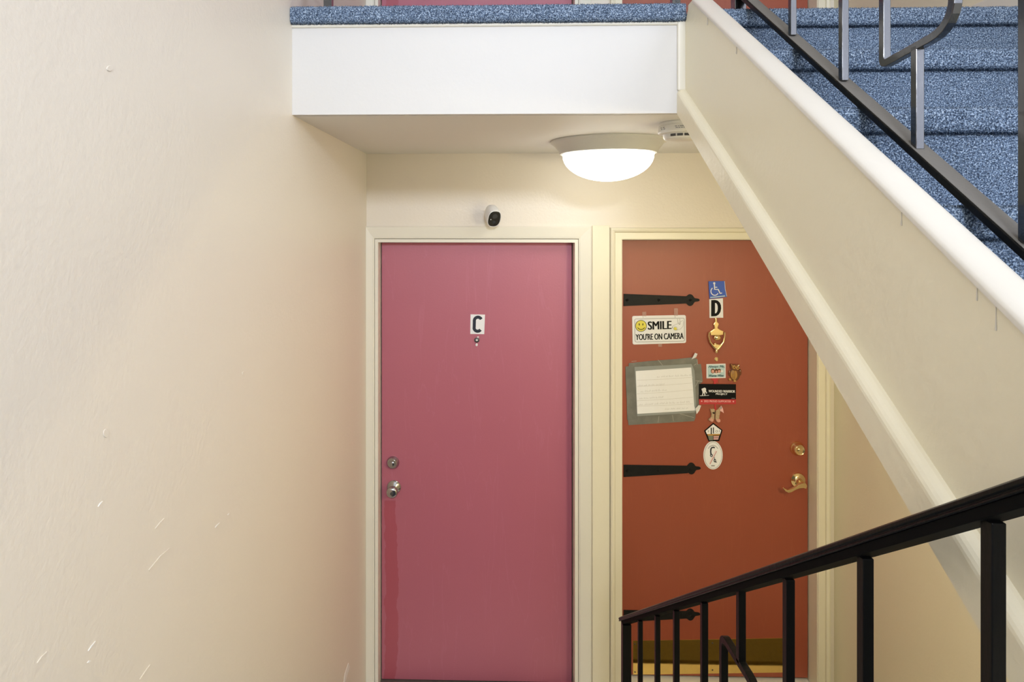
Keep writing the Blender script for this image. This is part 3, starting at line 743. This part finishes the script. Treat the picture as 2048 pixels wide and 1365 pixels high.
def scribble(x0, x1, y0_, y1_, amp, bm):
    x = x0; ph_ = 0
    while x < x1:
        wl = rnd.uniform(4, 11); pts = []; k = 0; xx = x
        while xx < min(x+wl, x1):
            f = (xx-x0)/(x1-x0+1e-6); yb = y0_*(1-f)+y1_*f
            pts.append((xx, yb-(amp*rnd.uniform(.3, 1.4) if k % 2 else 0))); xx += rnd.uniform(.7, 1.3); k += 1
        if len(pts) > 1: px_line(pts, .6, Yn, .0003, bm)
        x += wl+rnd.uniform(1.2, 3)
bm = bmesh.new()
for a in ((1314, 1383, 755.5, 752, 2.6), (1278, 1329, 773, 770.5, 2.8), (1281, 1334, 785.5, 781.5, 3.2), (1279, 1327, 799, 796, 2.6), (1278, 1380, 811.5, 805.5, 2.8), (1330, 1376, 820, 817.5, 2.2)): scribble(*a, bm)
obj('handwriting', bm, M['pencil'], pap, kind='stuff')
for pts in (((1383, 719), (1390, 706), (1395, 708), (1392.5, 715)), ((1393, 829), (1391, 818), (1397, 811), (1402, 811.5), (1398.5, 822))):
    bm = bmesh.new(); a = [bm.verts.new(WY(x, y, YD-.004-.012*(i in (1, 2)))) for i, (x, y) in enumerate(pts[:4])]
    bm.faces.new(a)
    if len(pts) == 5: b5 = bm.verts.new(WY(*pts[4], YD-.006)); bm.faces.new((a[0], a[3], b5))
    o = obj('curled_corner', bm, M['paper'], nt_); md = o.modifiers.new('solid', 'SOLIDIFY'); md.thickness = .0008
# crinkles on tape
bm = bmesh.new()
for a, b_ in (((1316, 720), (1325, 731)), ((1391, 762), (1404, 763.5)), ((1390, 775), (1397, 762)), ((1360, 828), (1388, 836)), ((1318, 833), (1316, 846)), ((1345, 831), (1347, 843)), ((1394, 720), (1395.5, 730)), ((1263, 723.5), (1273, 722.5)), ((1388, 731), (1393, 728))):
    obj('crease', px_line([a, b_], .7, YD-.0037, .0004), M['crease'], nt_)

# card magnet
cd = plate('picture_magnet', [(1413, 729), (1451.3, 728), (1451.5, 756.5), (1413.2, 757.5)], M['plate'], YD-.004, .004, 'small pale blue picture magnet with writing and three faces, below the brass peephole', 'magnet')
Yc = YD-.0046
obj('picture', px_prism([(1415.2, 731), (1449.3, 730), (1449.5, 754.3), (1415.5, 755.2)], Yc+.0001, .0005), M['card'], cd)
obj('lettering', text_bm('Always Me,', [(1416.3, 731.6), (1449, 731.2), (1449, 737), (1416.3, 737.4)], Yc-.0004, .0004, .25, .3), M['teal'], cd)
obj('lettering', text_bm('Wanna Wine', [(1418, 749.6), (1447.2, 749), (1447.2, 754), (1418, 754.4)], Yc-.0004, .0004, .25, .3), M['teal'], cd)
bm = bmesh.new()
for cx_, cy_, r1, r2 in ((1425.7, 742.6, 4.2, 4.9), (1432.6, 743, 3.6, 5), (1438.4, 742.2, 4.0, 4.2)): obj('drawn_hair', px_prism(ell(cx_, cy_, r1, r2, 18), Yc-.0001, .0003), M['brown'], cd)
bm = bmesh.new()
for cx_, cy_, r1, r2 in ((1425.7, 743.2, 2.8, 3.4), (1432.6, 744.2, 1.9, 2.5), (1438.2, 743.3, 2.7, 2.9)): obj('drawn_face', px_prism(ell(cx_, cy_, r1, r2, 16), Yc-.0005, .0003), M['skin'], cd)
for q in (rect(1441.5, 741, 1446.5, 745), ell(1433, 748.2, 8, 1.4, 14)): obj('drawn_shirt', px_prism(q, Yc-.0003, .0003), M['white'], cd)

# owl magnet
ow = thing('owl_magnet', WY(1468, 765, YD), 'glossy brown owl magnet with an ochre belly, right of the picture magnet', 'magnet')
def blob(x, y, rx, ry, d, name, m, par, off=0):
    bm = bmesh.new(); bmesh.ops.create_uvsphere(bm, u_segments=18, v_segments=12, radius=1)
    s = YD/F
    bmesh.ops.scale(bm, verts=bm.verts[:], vec=(rx*s, d, ry*s)); bmesh.ops.translate(bm, verts=bm.verts[:], vec=WY(x, y, YD-off))
    return obj(name, bm, m, par, smooth=True)
blob(1469.5, 748, 10.2, 15, .009, 'body', M['brown'], ow)
bm = px_prism([(1461.5, 728), (1466, 730), (1471, 729), (1476, 731.5), (1479.5, 728.5), (1479.8, 736), (1478, 741), (1470, 743), (1463.5, 740), (1461, 734)], YD-.010, .009)
obj('head', bm, M['brown'], ow, bevel=.003, seg=3)
for ex, ey in ((1468.3, 734.8), (1475.5, 736.5)):
    e = blob(ex, ey, 3.3, 3.6, .003, 'eye', M['gold'], ow, .010); blob(ex+.2, ey+.2, 1.2, 1.2, .002, 'pupil', M['black'], e, .0125)
obj('brow', px_line([(1462.6, 729), (1465, 732.5), (1471.5, 736), (1475, 732), (1478.6, 729.5)], 1.1, YD-.0118, .0015), M['gold'], ow)
blob(1468, 750, 6.8, 10.2, .006, 'belly', M['gold'], ow, .006)
obj('belly_stripe', px_line([(1466.5, 742), (1466, 758)], .7, YD-.0128, .001, px_line([(1469.5, 742), (1469.5, 758)], .7, YD-.0128, .001)), M['brown'], ow)
for wx, wy in ((1459, 746.5), (1480, 745)): blob(wx, wy, 2.8, 6.5, .005, 'wing', M['brown'], ow, .002)
for wx, wy in ((1460, 759.5), (1469.5, 762.5)): blob(wx, wy, 2.9, 2.6, .005, 'foot', M['gold'], ow, .004)

# red hanging ribbon of the boots
rb = thing('boots_ornament', WY(1429, 847, YD), 'pair of tiny tan boots with a flag hung on a red ribbon', 'ornament')
bm = px_prism([(1422.5, 757), (1437.5, 757), (1435, 762), (1437, 768), (1432, 764), (1430.5, 768), (1427, 768), (1428, 763), (1423.5, 760)], YD-.0030, .0028)
px_prism([(1428.7, 762), (1432.2, 762), (1432.2, 822), (1428.7, 821)], YD-.0018, .0016, bm)
obj('ribbon', bm, M['red'], rb)
boot1 = [(1420.6, 818.3), (1424, 819.6), (1427, 818.6), (1430.3, 819.6), (1430, 826), (1429.3, 832), (1429.2, 838), (1427.5, 842), (1426, 844.8), (1421.5, 844.2), (1417.2, 841.2), (1419.5, 838), (1423, 835.2), (1423.3, 829), (1421.8, 824.5)]
boot2 = [(1432, 822), (1436, 820.3), (1440.3, 815), (1441.2, 822), (1440, 830), (1438.8, 838), (1441.3, 841.5), (1440.8, 845), (1436.5, 846), (1432.6, 843.5), (1431, 838), (1431.3, 830)]
for q in (boot1, boot2): obj('boot', px_prism(q, YD-.010, .010), M['bootm'], rb, bevel=.003, seg=3)
for q in ([(1419, 840.5), (1424, 836.5), (1427.5, 842), (1426, 844.8), (1421.5, 844.2)], [(1432.6, 840), (1439.3, 838.5), (1441.3, 841.5), (1440.8, 845), (1436.5, 846), (1432.8, 843.5)]):
    obj('toe_cap', px_prism(q, YD-.0125, .006), M['skin'], rb, bevel=.002, seg=2)
obj('flag', px_prism([(1440, 815), (1442.5, 812), (1446, 818), (1447.5, 827), (1444, 824), (1440.5, 823)], YD-.0112, .001), M['pink'], rb)
obj('flag_canton', px_prism([(1440.5, 815.5), (1442.5, 813), (1444, 817), (1441.5, 819.5)], YD-.0118, .0005), M['line'], rb)
obj('bow', px_prism([(1424.5, 826), (1427.5, 825.2), (1429.8, 826), (1428, 829), (1427, 828)], YD-.0112, .001), M['black'], rb)

# bumper sticker
bs = plate('charity_sticker', [(1397.8, 768.4), (1472, 769), (1472, 809), (1398, 809.2)], M['black'], YD-.0048, .0009, 'black and red sticker with white soldier emblem reading WOUNDED WARRIOR PROJECT', 'sticker')
Yk = YD-.0053
obj('red_band', px_prism([(1398, 798.8), (1472, 799.2), (1472, 809), (1398, 809.2)], Yk, .0005), M['red'], bs)
obj('lettering', text_bm('WOUNDED WARRIOR', [(1417.3, 780.4), (1470, 781), (1470, 786), (1417.3, 785.2)], Yk, .0004, .22), M['white'], bs)
obj('lettering', text_bm('PROJECT', [(1431.8, 786.8), (1454.8, 787), (1454.8, 791.6), (1431.8, 791.2)], Yk, .0004, .22), M['white'], bs)
obj('lettering', text_bm('2022 PROUD SUPPORTER', [(1408, 801), (1462, 801.6), (1462, 805.4), (1408, 805)], Yk-.0006, .0004, .12), M['pink'], bs)
bm = bmesh.new()
for sx_, sy_ in ((1403.5, 803), (1466.8, 803.6)):
    obj('star', px_prism([(sx_+(2.2 if i % 2 == 0 else .9)*math.sin(math.pi*i/5), sy_-(2.2 if i % 2 == 0 else .9)*math.cos(math.pi*i/5)) for i in range(10)], Yk-.0006, .0004), M['pink'], bs)
obj('tiny_caption', px_line([(1463, 797.2), (1470, 797.3)], .7, Yk, .0004), M['line'], bs)
em = [(1403, 778.3), (1406, 777), (1409.3, 775.8), (1411.8, 777.2), (1412.3, 780.5), (1411.8, 783), (1414, 785), (1413.6, 788), (1412.4, 787.6), (1412, 785.6), (1410.2, 784.8), (1410.4, 788), (1411, 791.2), (1409, 791.2), (1408.4, 787), (1407, 786.8), (1406.6, 789), (1405, 791.4), (1403.8, 791.2), (1405.2, 787), (1404.8, 783.6), (1403.6, 781)]
bm = px_prism(em, Yk, .0004); px_line([(1400, 792.2), (1407, 792), (1418, 791.2)], .9, Yk, .0004, bm)
obj('soldier_emblem', bm, M['white'], bs)

# pentagon plaque
pn = plate('pentagon_plaque', [(1427, 846.5), (1445.2, 861), (1438.5, 883), (1417.5, 883.5), (1408.8, 862.5)], M['black'], YD-.0035, .0035, 'five-sided black and white plaque with two towers and a flag', 'plaque', bevel=.0008)
Yp = YD-.0041
obj('white_field', px_prism([(1426.6, 849.3), (1442.3, 861.3), (1440.3, 868.6), (1413.8, 868.8), (1411.3, 862.6)], Yp, .0005), M['paper'], pn)
for q in (rect(1421.5, 856, 1423.6, 869), rect(1426, 855.5, 1427.8, 867.6)): obj('drawn_tower', px_prism(q, Yp-.0004, .0004), M['black'], pn)
obj('lettering', text_bm('9', [(1415.4, 861.2), (1418.2, 861), (1418, 866), (1415.3, 866)], Yp-.0004, .0004, 0, .2), M['line'], pn)
obj('lettering', text_bm('01', [(1431, 861), (1439.5, 861), (1438.8, 865.5), (1431, 865.8)], Yp-.0004, .0004), M['line'], pn)
obj('gold_band', px_prism([(1414.5, 868.8), (1440, 868.4), (1439.5, 871.4), (1415.5, 872)], Yp, .0005), M['gold'], pn)
obj('grey_field', px_prism([(1415.8, 872), (1426, 872), (1426, 881.3), (1418.5, 881.5)], Yp, .0005), M['camo'], pn)
for q in ([(1427, 873), (1438.2, 872.8), (1437.5, 875.6), (1427, 875.8)], [(1427, 877), (1437.2, 876.8), (1436.4, 879.8), (1427, 880)]): obj('flag_stripe', px_prism(q, Yp, .0005), M['pink'], pn)

# oval plaque
ov = obj('oval_sticker', px_prism(ell(1426.2, 911.3, 19.3, 28.4, 48), YD-.0030, .0030), M['paper'], bevel=.0006, label='white oval sticker with a dark curved figure, lowest in the row below letter D', cat='sticker')
Yo = YD-.0035
e_ = ell(1426.2, 911.3, 17.2, 26.2, 49, 0, 360.0); e_.append(e_[0])
obj('rim_line', px_line(e_, .6, Yo, .0004), M['line'], ov)
bm = px_line([(1429.5, 896.5), (1427, 895.2), (1423.5, 896), (1421.8, 899), (1421.3, 904), (1422, 909)], 2.7, Yo, .0004)
px_prism(ell(1422.8, 911.5, 2.7, 3.2, 14), Yo-.0003, .0003, bm); px_prism(ell(1429.8, 922, 2.4, 3.4, 14), Yo, .0004, bm)
px_line([(1429, 915), (1428.8, 920)], 1.2, Yo, .0004, bm); px_line([(1430, 924), (1433.3, 925.3)], 1.8, Yo-.0003, .0004, bm)
obj('dark_figure', bm, M['navy'], ov)
for q in (ell(1422.8, 911.8, 1.1, 1.4, 10), ell(1429.9, 922, .8, 1.3, 10)): obj('figure_highlight', px_prism(q, Yo-.0007, .0003), M['paper'], ov)
obj('diagonal_line', px_line([(1433.3, 903), (1420, 929)], .9, Yo, .0004), M['red'], ov)
obj('grey_line', px_line([(1431, 902), (1418.8, 928)], .6, Yo, .0004), M['pink'], ov)
obj('tiny_caption', px_line([(1416.5, 898), (1420, 893.5), (1426, 891.2), (1431, 892.8), (1436, 898)], 1.1, Yo, .0004), M['line'], ov)
obj('tiny_caption', px_line([(1422.5, 932.2), (1429.5, 932.2)], 2.2, Yo, .0004), M['line'], ov)

# mat on the floor, seen only mirrored in the brass plate
M['mat'] = mat('coir_mat', (.13, .11, .045), .9, bump=[(300, .003, (1, 1, 1))], vary=(200, .4))
obj('doormat', B(dL-.02, dR+.06, 2.17, 2.622, .0, .018), M['mat'], label='dark doormat below the brick red door, mirrored in its brass plate', cat='doormat', bevel=.004)
# ------------------------------------------------------------------ ceiling lamp
lc = WY(1215.5, 281, 2.275); lc.z = ZCEIL
lamp = thing('ceiling_light', lc, 'round flush ceiling lamp with a glowing white glass dome', 'lamp')
MT = Matrix.Translation(lc) @ Matrix.Rotation(R(180), 4, 'X')
obj('pan', lathe(bmesh.new(), [(.2, 0), (.213, .0), (.215, .004), (.212, .009), (.206, .011), (.200, .018), (.186, .036), (.178, .050), (.171, .052), (.165, .046), (.150, .044)], MT, 64), M['lamp_pan'], lamp, smooth=True)
dp = [(.168, .044), (.1685, .055)]+[(.1685*math.cos(R(a)), .055+.098*math.sin(R(a))) for a in range(8, 90, 8)]+[(0, .153)]
obj('glass_dome', lathe(bmesh.new(), dp, MT, 64), M['dome'], lamp, smooth=True)

# unseen lamp added under the stair flight to brighten the lower hall
l2 = Vector((1.12, .95, bot(.95)-.001))
fill_lamp = thing('under_stair_fill_light', l2, 'added round fill lamp under the stair flight, hidden behind its side wall', 'lamp')
M2 = Matrix.Translation(l2) @ Matrix.Rotation(R(180)+math.atan(.697), 4, 'X')
obj('pan', lathe(bmesh.new(), [(.19, 0), (.208, .002), (.20, .02), (.176, .025)], M2, 32), M['lamp_pan'], fill_lamp, smooth=True)
obj('glass_dome', lathe(bmesh.new(), [(.173, .022), (.166, .04), (.136, .065), (.08, .082), (0, .09)], M2, 32), M['fill_dome'], fill_lamp, smooth=True)

# smoke detector
sc_ = Vector(((1316-975)*1.84/1200+.066, 1.84, ZCEIL))
sd = thing('smoke_detector', sc_, 'off-white round smoke detector beside the ceiling lamp', 'smoke detector')
MT = Matrix.Translation(sc_) @ Matrix.Rotation(R(180), 4, 'X')
obj('base', lathe(bmesh.new(), [(.062, 0), (.064, .003), (.064, .010), (.0665, .012), (.068, .030), (.066, .0345), (.052, .037)], MT, 48), M['detector'], sd, smooth=False)
obj('body', lathe(bmesh.new(), [(.054, .034), (.052, .047), (.046, .053), (.02, .056), (0, .0565)], MT, 48), M['detector'], sd, smooth=True)
for a in (218, 240, 262, 284):
    bm = bmesh.new(); q = []
    for s_ in range(5):
        an = R(a+s_*4.4); q.append((sc_.x+.0536*math.cos(an), sc_.y+.0536*math.sin(an)))
    lo_ = [Vector((x, y, ZCEIL-.046)) for x, y in q]; hi_ = [Vector((x, y, ZCEIL-.0385)) for x, y in q]
    va = [bm.verts.new(v) for v in lo_]; vb = [bm.verts.new(v) for v in hi_]
    for i in range(4): bm.faces.new((va[i], va[i+1], vb[i+1], vb[i]))
    o = obj('vent_slot', bm, M['vent'], sd)
bm = bmesh.new()
rnd = random.Random(5)
for a0 in (196, 206, 240, 246, 252, 257):
    for row in (0, 1):
        an = R(a0+row*2); w_ = .0016+.002*rnd.random()
        p = Vector((sc_.x+.0683*math.cos(an), sc_.y+.0683*math.sin(an), ZCEIL-.019-.005*row)); t_v = Vector((-math.sin(an), math.cos(an), 0))
        vs = [bm.verts.new(p+t_v*sx*w_+Vector((0, 0, sz*.0014))) for sx, sz in ((-1, -1), (1, -1), (1, 1), (-1, 1))]
        bm.faces.new(vs)
obj('printed_mark', bm, M['line'], sd, kind='stuff')

# ------------------------------------------------------------------ security camera
pcam = WY(985, 431, 2.645)
scm = thing('security_camera', WY(985, 440, YW), 'small white security camera with a black face above the pink-burgundy door', 'camera')
ax = Vector((.30, -1, -.62)).normalized()
rx_ = ax.cross(Vector((0, 0, 1))).normalized(); uz = rx_.cross(ax).normalized()
MC = Matrix((( -rx_.x, uz.x, ax.x, pcam.x), (-rx_.y, uz.y, ax.y, pcam.y), (-rx_.z, uz.z, ax.z, pcam.z), (0, 0, 0, 1)))
def superlathe(prof, a, b_, e=2.6, n=40):
    bm = bmesh.new(); rings = []
    for s, h_ in prof:
        if s < 1e-4: rings.append([bm.verts.new(MC @ Vector((0, 0, h_)))]); continue
        r = []
        for i in range(n):
            t = 2*math.pi*i/n; c, s2 = math.cos(t), math.sin(t)
            r.append(bm.verts.new(MC @ Vector((math.copysign(abs(c)**(2/e), c)*a*s, math.copysign(abs(s2)**(2/e), s2)*b_*s, h_))))
        rings.append(r)
    for A, Bb in zip(rings, rings[1:]):
        for i in range(n):
            j = (i+1) % n
            if len(A) == 1: bm.faces.new((A[0], Bb[i], Bb[j]))
            elif len(Bb) == 1: bm.faces.new((A[i], Bb[0], A[j]))
            else: bm.faces.new((A[i], Bb[i], Bb[j], A[j]))
    return bm
a_, b2 = .030, .042
obj('housing', superlathe([(0, -.050), (.35, -.0485), (.62, -.044), (.82, -.035), (.94, -.022), (1.0, -.004), (1.0, .026), (.975, .031), (.92, .032), (.88, .029), (0, .029)], a_, b2), M['white'], scm, smooth=True)
fcx = obj('front_glass', superlathe([(.90, .0285), (.90, .0312), (.82, .0325), (0, .033)], a_, b2), M['lens'], scm, smooth=False)
def disc(x, y, r, h0, h1, name, m, par):
    bm = bmesh.new(); lathe(bm, [(0, h0), (r, h0), (r*.95, h1), (r*.6, h1+.0005), (0, h1+.001)], MC @ Matrix.Translation((x, y, 0)), 28); return obj(name, bm, m, par, smooth=True)
disc(0, .014, .0125, .032, .0345, 'lens', M['lens2'], fcx)
disc(.0, -.016, .0085, .032, .0338, 'sensor_window', M['lens2'], fcx)
disc(-.016, -.002, .0022, .032, .0335, 'indicator', M['white'], fcx)
obj('wall_mount', tube(bmesh.new(), [WY(986, 436, YW), pcam-ax*.03-uz*.012], [.012, .008], 16), M['white'], scm, smooth=True)
obj('mount_screw', tube(bmesh.new(), [pcam-rx_*.031-uz*.028-ax*.01, pcam-rx_*.035-uz*.028-ax*.01], .004, 12), M['grey_screw'], scm)

# ------------------------------------------------------------------ railings
BS = .0135
def up_x(px): return px
up_r = thing('stair_railing', (.72, 1.0, 1.5), 'black iron railing of the upper flight with a hooked scroll, at the upper right', 'railing')
XRU = .72
rb0 = line_x((1650, 156), (2036, 513), XRU-.014)        # underside of the bottom rail
def sbar(x0, x1, z0, z1, ya, yb, fz): return slope_extrude([(x0, z0), (x1, z0), (x1, z1), (x0, z1)], ya, yb, fz)
brr = obj('bottom_rail', sbar(XRU-.014, XRU+.020, 0, .014, -.35, 1.78, rb0), M['iron'], up_r, bevel=.0015)
obj('dust_layer', sbar(XRU-.011, XRU+.018, .0141, .0150, -.35, 1.76, rb0), M['iron_d'], brr)
obj('handrail', sbar(XRU-.021, XRU+.021, .80, .828, -.35, 1.78, rb0), M['iron_u'], up_r, bevel=.006, seg=3)
for px in (1576, 1676.5, 2035):
    y = WX(px, 300, XRU-BS/2).y
    obj('baluster', B(XRU-BS/2, XRU+BS/2, y-BS, y, rb0(y)+.010, rb0(y)+.802), M['iron_u'], up_r, bevel=.001)
def rounded(p, rad, n=6):
    """polyline of (x,y,z) with rounded corners; rad list per inner vertex"""
    out = [p[0]]
    for i in range(1, len(p)-1):
        P, A, Bq = Vector(p[i]), Vector(p[i-1]), Vector(p[i+1]); r = rad[i-1]
        d1 = (A-P).normalized()*r; d2 = (Bq-P).normalized()*r
        for k in range(n+1):
            t = k/n; out.append(tuple((P+d1)*(1-t)**2+P*2*t*(1-t)+(P+d2)*t**2))
    out.append(p[-1]); return out
yA = WX(1757, 300, XRU-BS/2).y-BS/2; yC = WX(1896, 300, XRU-BS/2).y-BS/2; yS = WX(1821, 300, XRU-BS/2).y-BS/2
zU = WY(1775, 137, yA).z+BS/2; zU2 = zU+.018
bm = barpath(bmesh.new(), rounded([(XRU, yA, rb0(yA)+.802), (XRU, yA, zU), (XRU, yC, zU2), (XRU, yC, rb0(yC)+.802)], [.012, .05]), BS, BS)
obj('scroll_bar', bm, M['iron_u'], up_r, bevel=.0012)
obj('baluster', B(XRU-BS/2, XRU+BS/2, yS-BS/2, yS+BS/2, rb0(yS)+.010, (zU+zU2)/2+.001), M['iron_u'], up_r, bevel=.001)
for y in (.62, .42, .22, .02, -.18):
    obj('baluster', B(XRU-BS/2, XRU+BS/2, y-BS, y, rb0(y)+.010, rb0(y)+.802), M['iron_u'], up_r, bevel=.001)
for y in (1.74,):
    obj('newel_post', B(XRU-.016, XRU+.016, y-.016, y+.016, ZLAND-.004, rb0(y)+.86), M['iron_u'], up_r, bevel=.0015)

ld = thing('landing_railing', (0, YB+.03, ZLAND), 'black iron railing along the landing edge, its post feet at the top edge', 'railing')
zr = ZLAND+.1
for px in (655, 1353):
    x = WY(px, 5, YB+.02).x
    obj('post', B(x-.0115, x+.0115, YB+.02, YB+.043, ZL2+.001, ZLAND+1.0), M['iron_u'], ld, bevel=.001)
xa, xb_ = XL+.01, WY(1353, 5, YB).x
obj('bottom_rail', B(xa, xb_+.01, YB+.022, YB+.041, zr+.02, zr+.034), M['iron_u'], ld, bevel=.001)
obj('handrail', B(xa, xb_+.01, YB+.012, YB+.052, ZLAND+.95, ZLAND+.975), M['iron_u'], ld, bevel=.006)
for i in range(1, 9):
    x = xa+(xb_-xa)*i/9
    obj('baluster', B(x-BS/2, x+BS/2, YB+.025, YB+.025+BS, zr+.03, ZLAND+.955), M['iron_u'], ld, bevel=.001)

# lower railing
lr = thing('stair_railing.001', (.475, 1.0, .8), 'black iron railing of the downward flight crossing the lower right', 'railing')
XLO = .475
ht = line_x((1240, 1234), (2048, 949), XLO+.005-.0205)       # top of the cap rail
yn_ = WX(1242, 1250, XLO-.0145).y
cap2 = [(-.0205, -.0150), (-.0215, -.0125), (-.0195, -.0100), (-.0215, -.0075), (-.0215, -.003), (-.017, 0), (.017, 0), (.0215, -.003), (.0215, -.0125), (.0205, -.015)]
obj('handrail', slope_extrude(cap2, -.25, yn_+.03, ht, XLO+.005), M['iron'], lr, bevel=.0008)
obj('rail_channel', sbar(-.0135, .0135, -.0275, -.0145, -.25, yn_-.01, ht), M['iron_m'], lr, bevel=.001)
lr.children[-1].location.x += XLO
brl = lambda y: ht(y)-.655
obj('bottom_rail', sbar(XLO-.0135, XLO+.0135, 0, .014, -.25, yn_-.01, brl), M['iron'], lr, bevel=.001)
xf = XLO-BS/2
for px in (1275, 1308.6, 1345.5, 1400, 1564.5, 1713, 1960):
    y = WX(px, 1200, xf).y
    obj('baluster', B(xf, xf+BS, y-BS, y, brl(y)+.010, ht(y)-.022), M['iron'], lr, bevel=.001)
for y in (.386, .193, 0):
    obj('baluster', B(xf, xf+BS, y-BS, y, brl(y)+.010, ht(y)-.022), M['iron'], lr, bevel=.001)
obj('newel_post', B(XLO-.0145, XLO+.0145, yn_-.029, yn_, .0, ht(yn_)-.012), M['iron'], lr, bevel=.0012)
y1 = WX(1438, 1200, xf).y-BS/2; y2 = WX(1471.7, 1200, xf).y-BS/2; y3 = 2*y2-y1
zI = WY(1450, 1265, y1).z-BS/2
zI2 = zI+.012
bm = barpath(bmesh.new(), rounded([(XLO, y1, brl(y1)+.010), (XLO, y1, zI), (XLO, y3, zI2), (XLO, y3, brl(y3)+.010)], [.022, .05]), BS, BS)
obj('scroll_bar', bm, M['iron'], lr, bevel=.0012)
obj('baluster', B(xf, xf+BS, y2-BS/2, y2+BS/2, (zI+zI2)/2, ht(y2)-.022), M['iron'], lr, bevel=.001)

# ------------------------------------------------------------------ dents, chips and scuffs on the left wall
wl = bpy.data.objects['wall_left']
def chip(pts, m=None, lift=.0012):
    bm = extr(bmesh.new(), [WX(x, y, XL+lift) for x, y in pts], (-lift, 0, 0))
    o = obj('wall_chip', bm, m or M['chip'], wl); return o
chip([(697, 1327), (700, 1335), (695, 1350), (691, 1365), (688, 1365), (690, 1348)])
chip([(206, 1003), (203, 1008), (197, 1014), (201, 1007)])
chip([(329, 1037), (322, 1048), (311, 1058), (319, 1048)], M['wall'])
chip([(440, 1046), (436, 1051), (431, 1056), (434, 1051)])
chip([(459, 1027), (457, 1031), (455, 1031)])
chip([(192, 1283), (186, 1293), (177, 1303), (184, 1292)])
chip([(95, 1304), (86, 1317), (75, 1327), (84, 1314)], M['wall'])
chip([(183, 1322), (178, 1327), (175, 1327), (179, 1322)])
chip([(340, 1097), (322, 1112), (298, 1141), (300, 1143), (324, 1115), (342, 1099)], M['wall'])
chip([(301, 1330), (290, 1345), (280, 1360), (283, 1360), (292, 1347)], M['wall'])
for cx_, cy_, r1, r2 in ((213, 867, 6, 9), (220, 137, 6, 6), (488, 748, 3, 5)):
    chip(ell(cx_, cy_, r1, r2, 14), M['wall'], .0012).modifiers.new('b', 'BEVEL').width = .0015
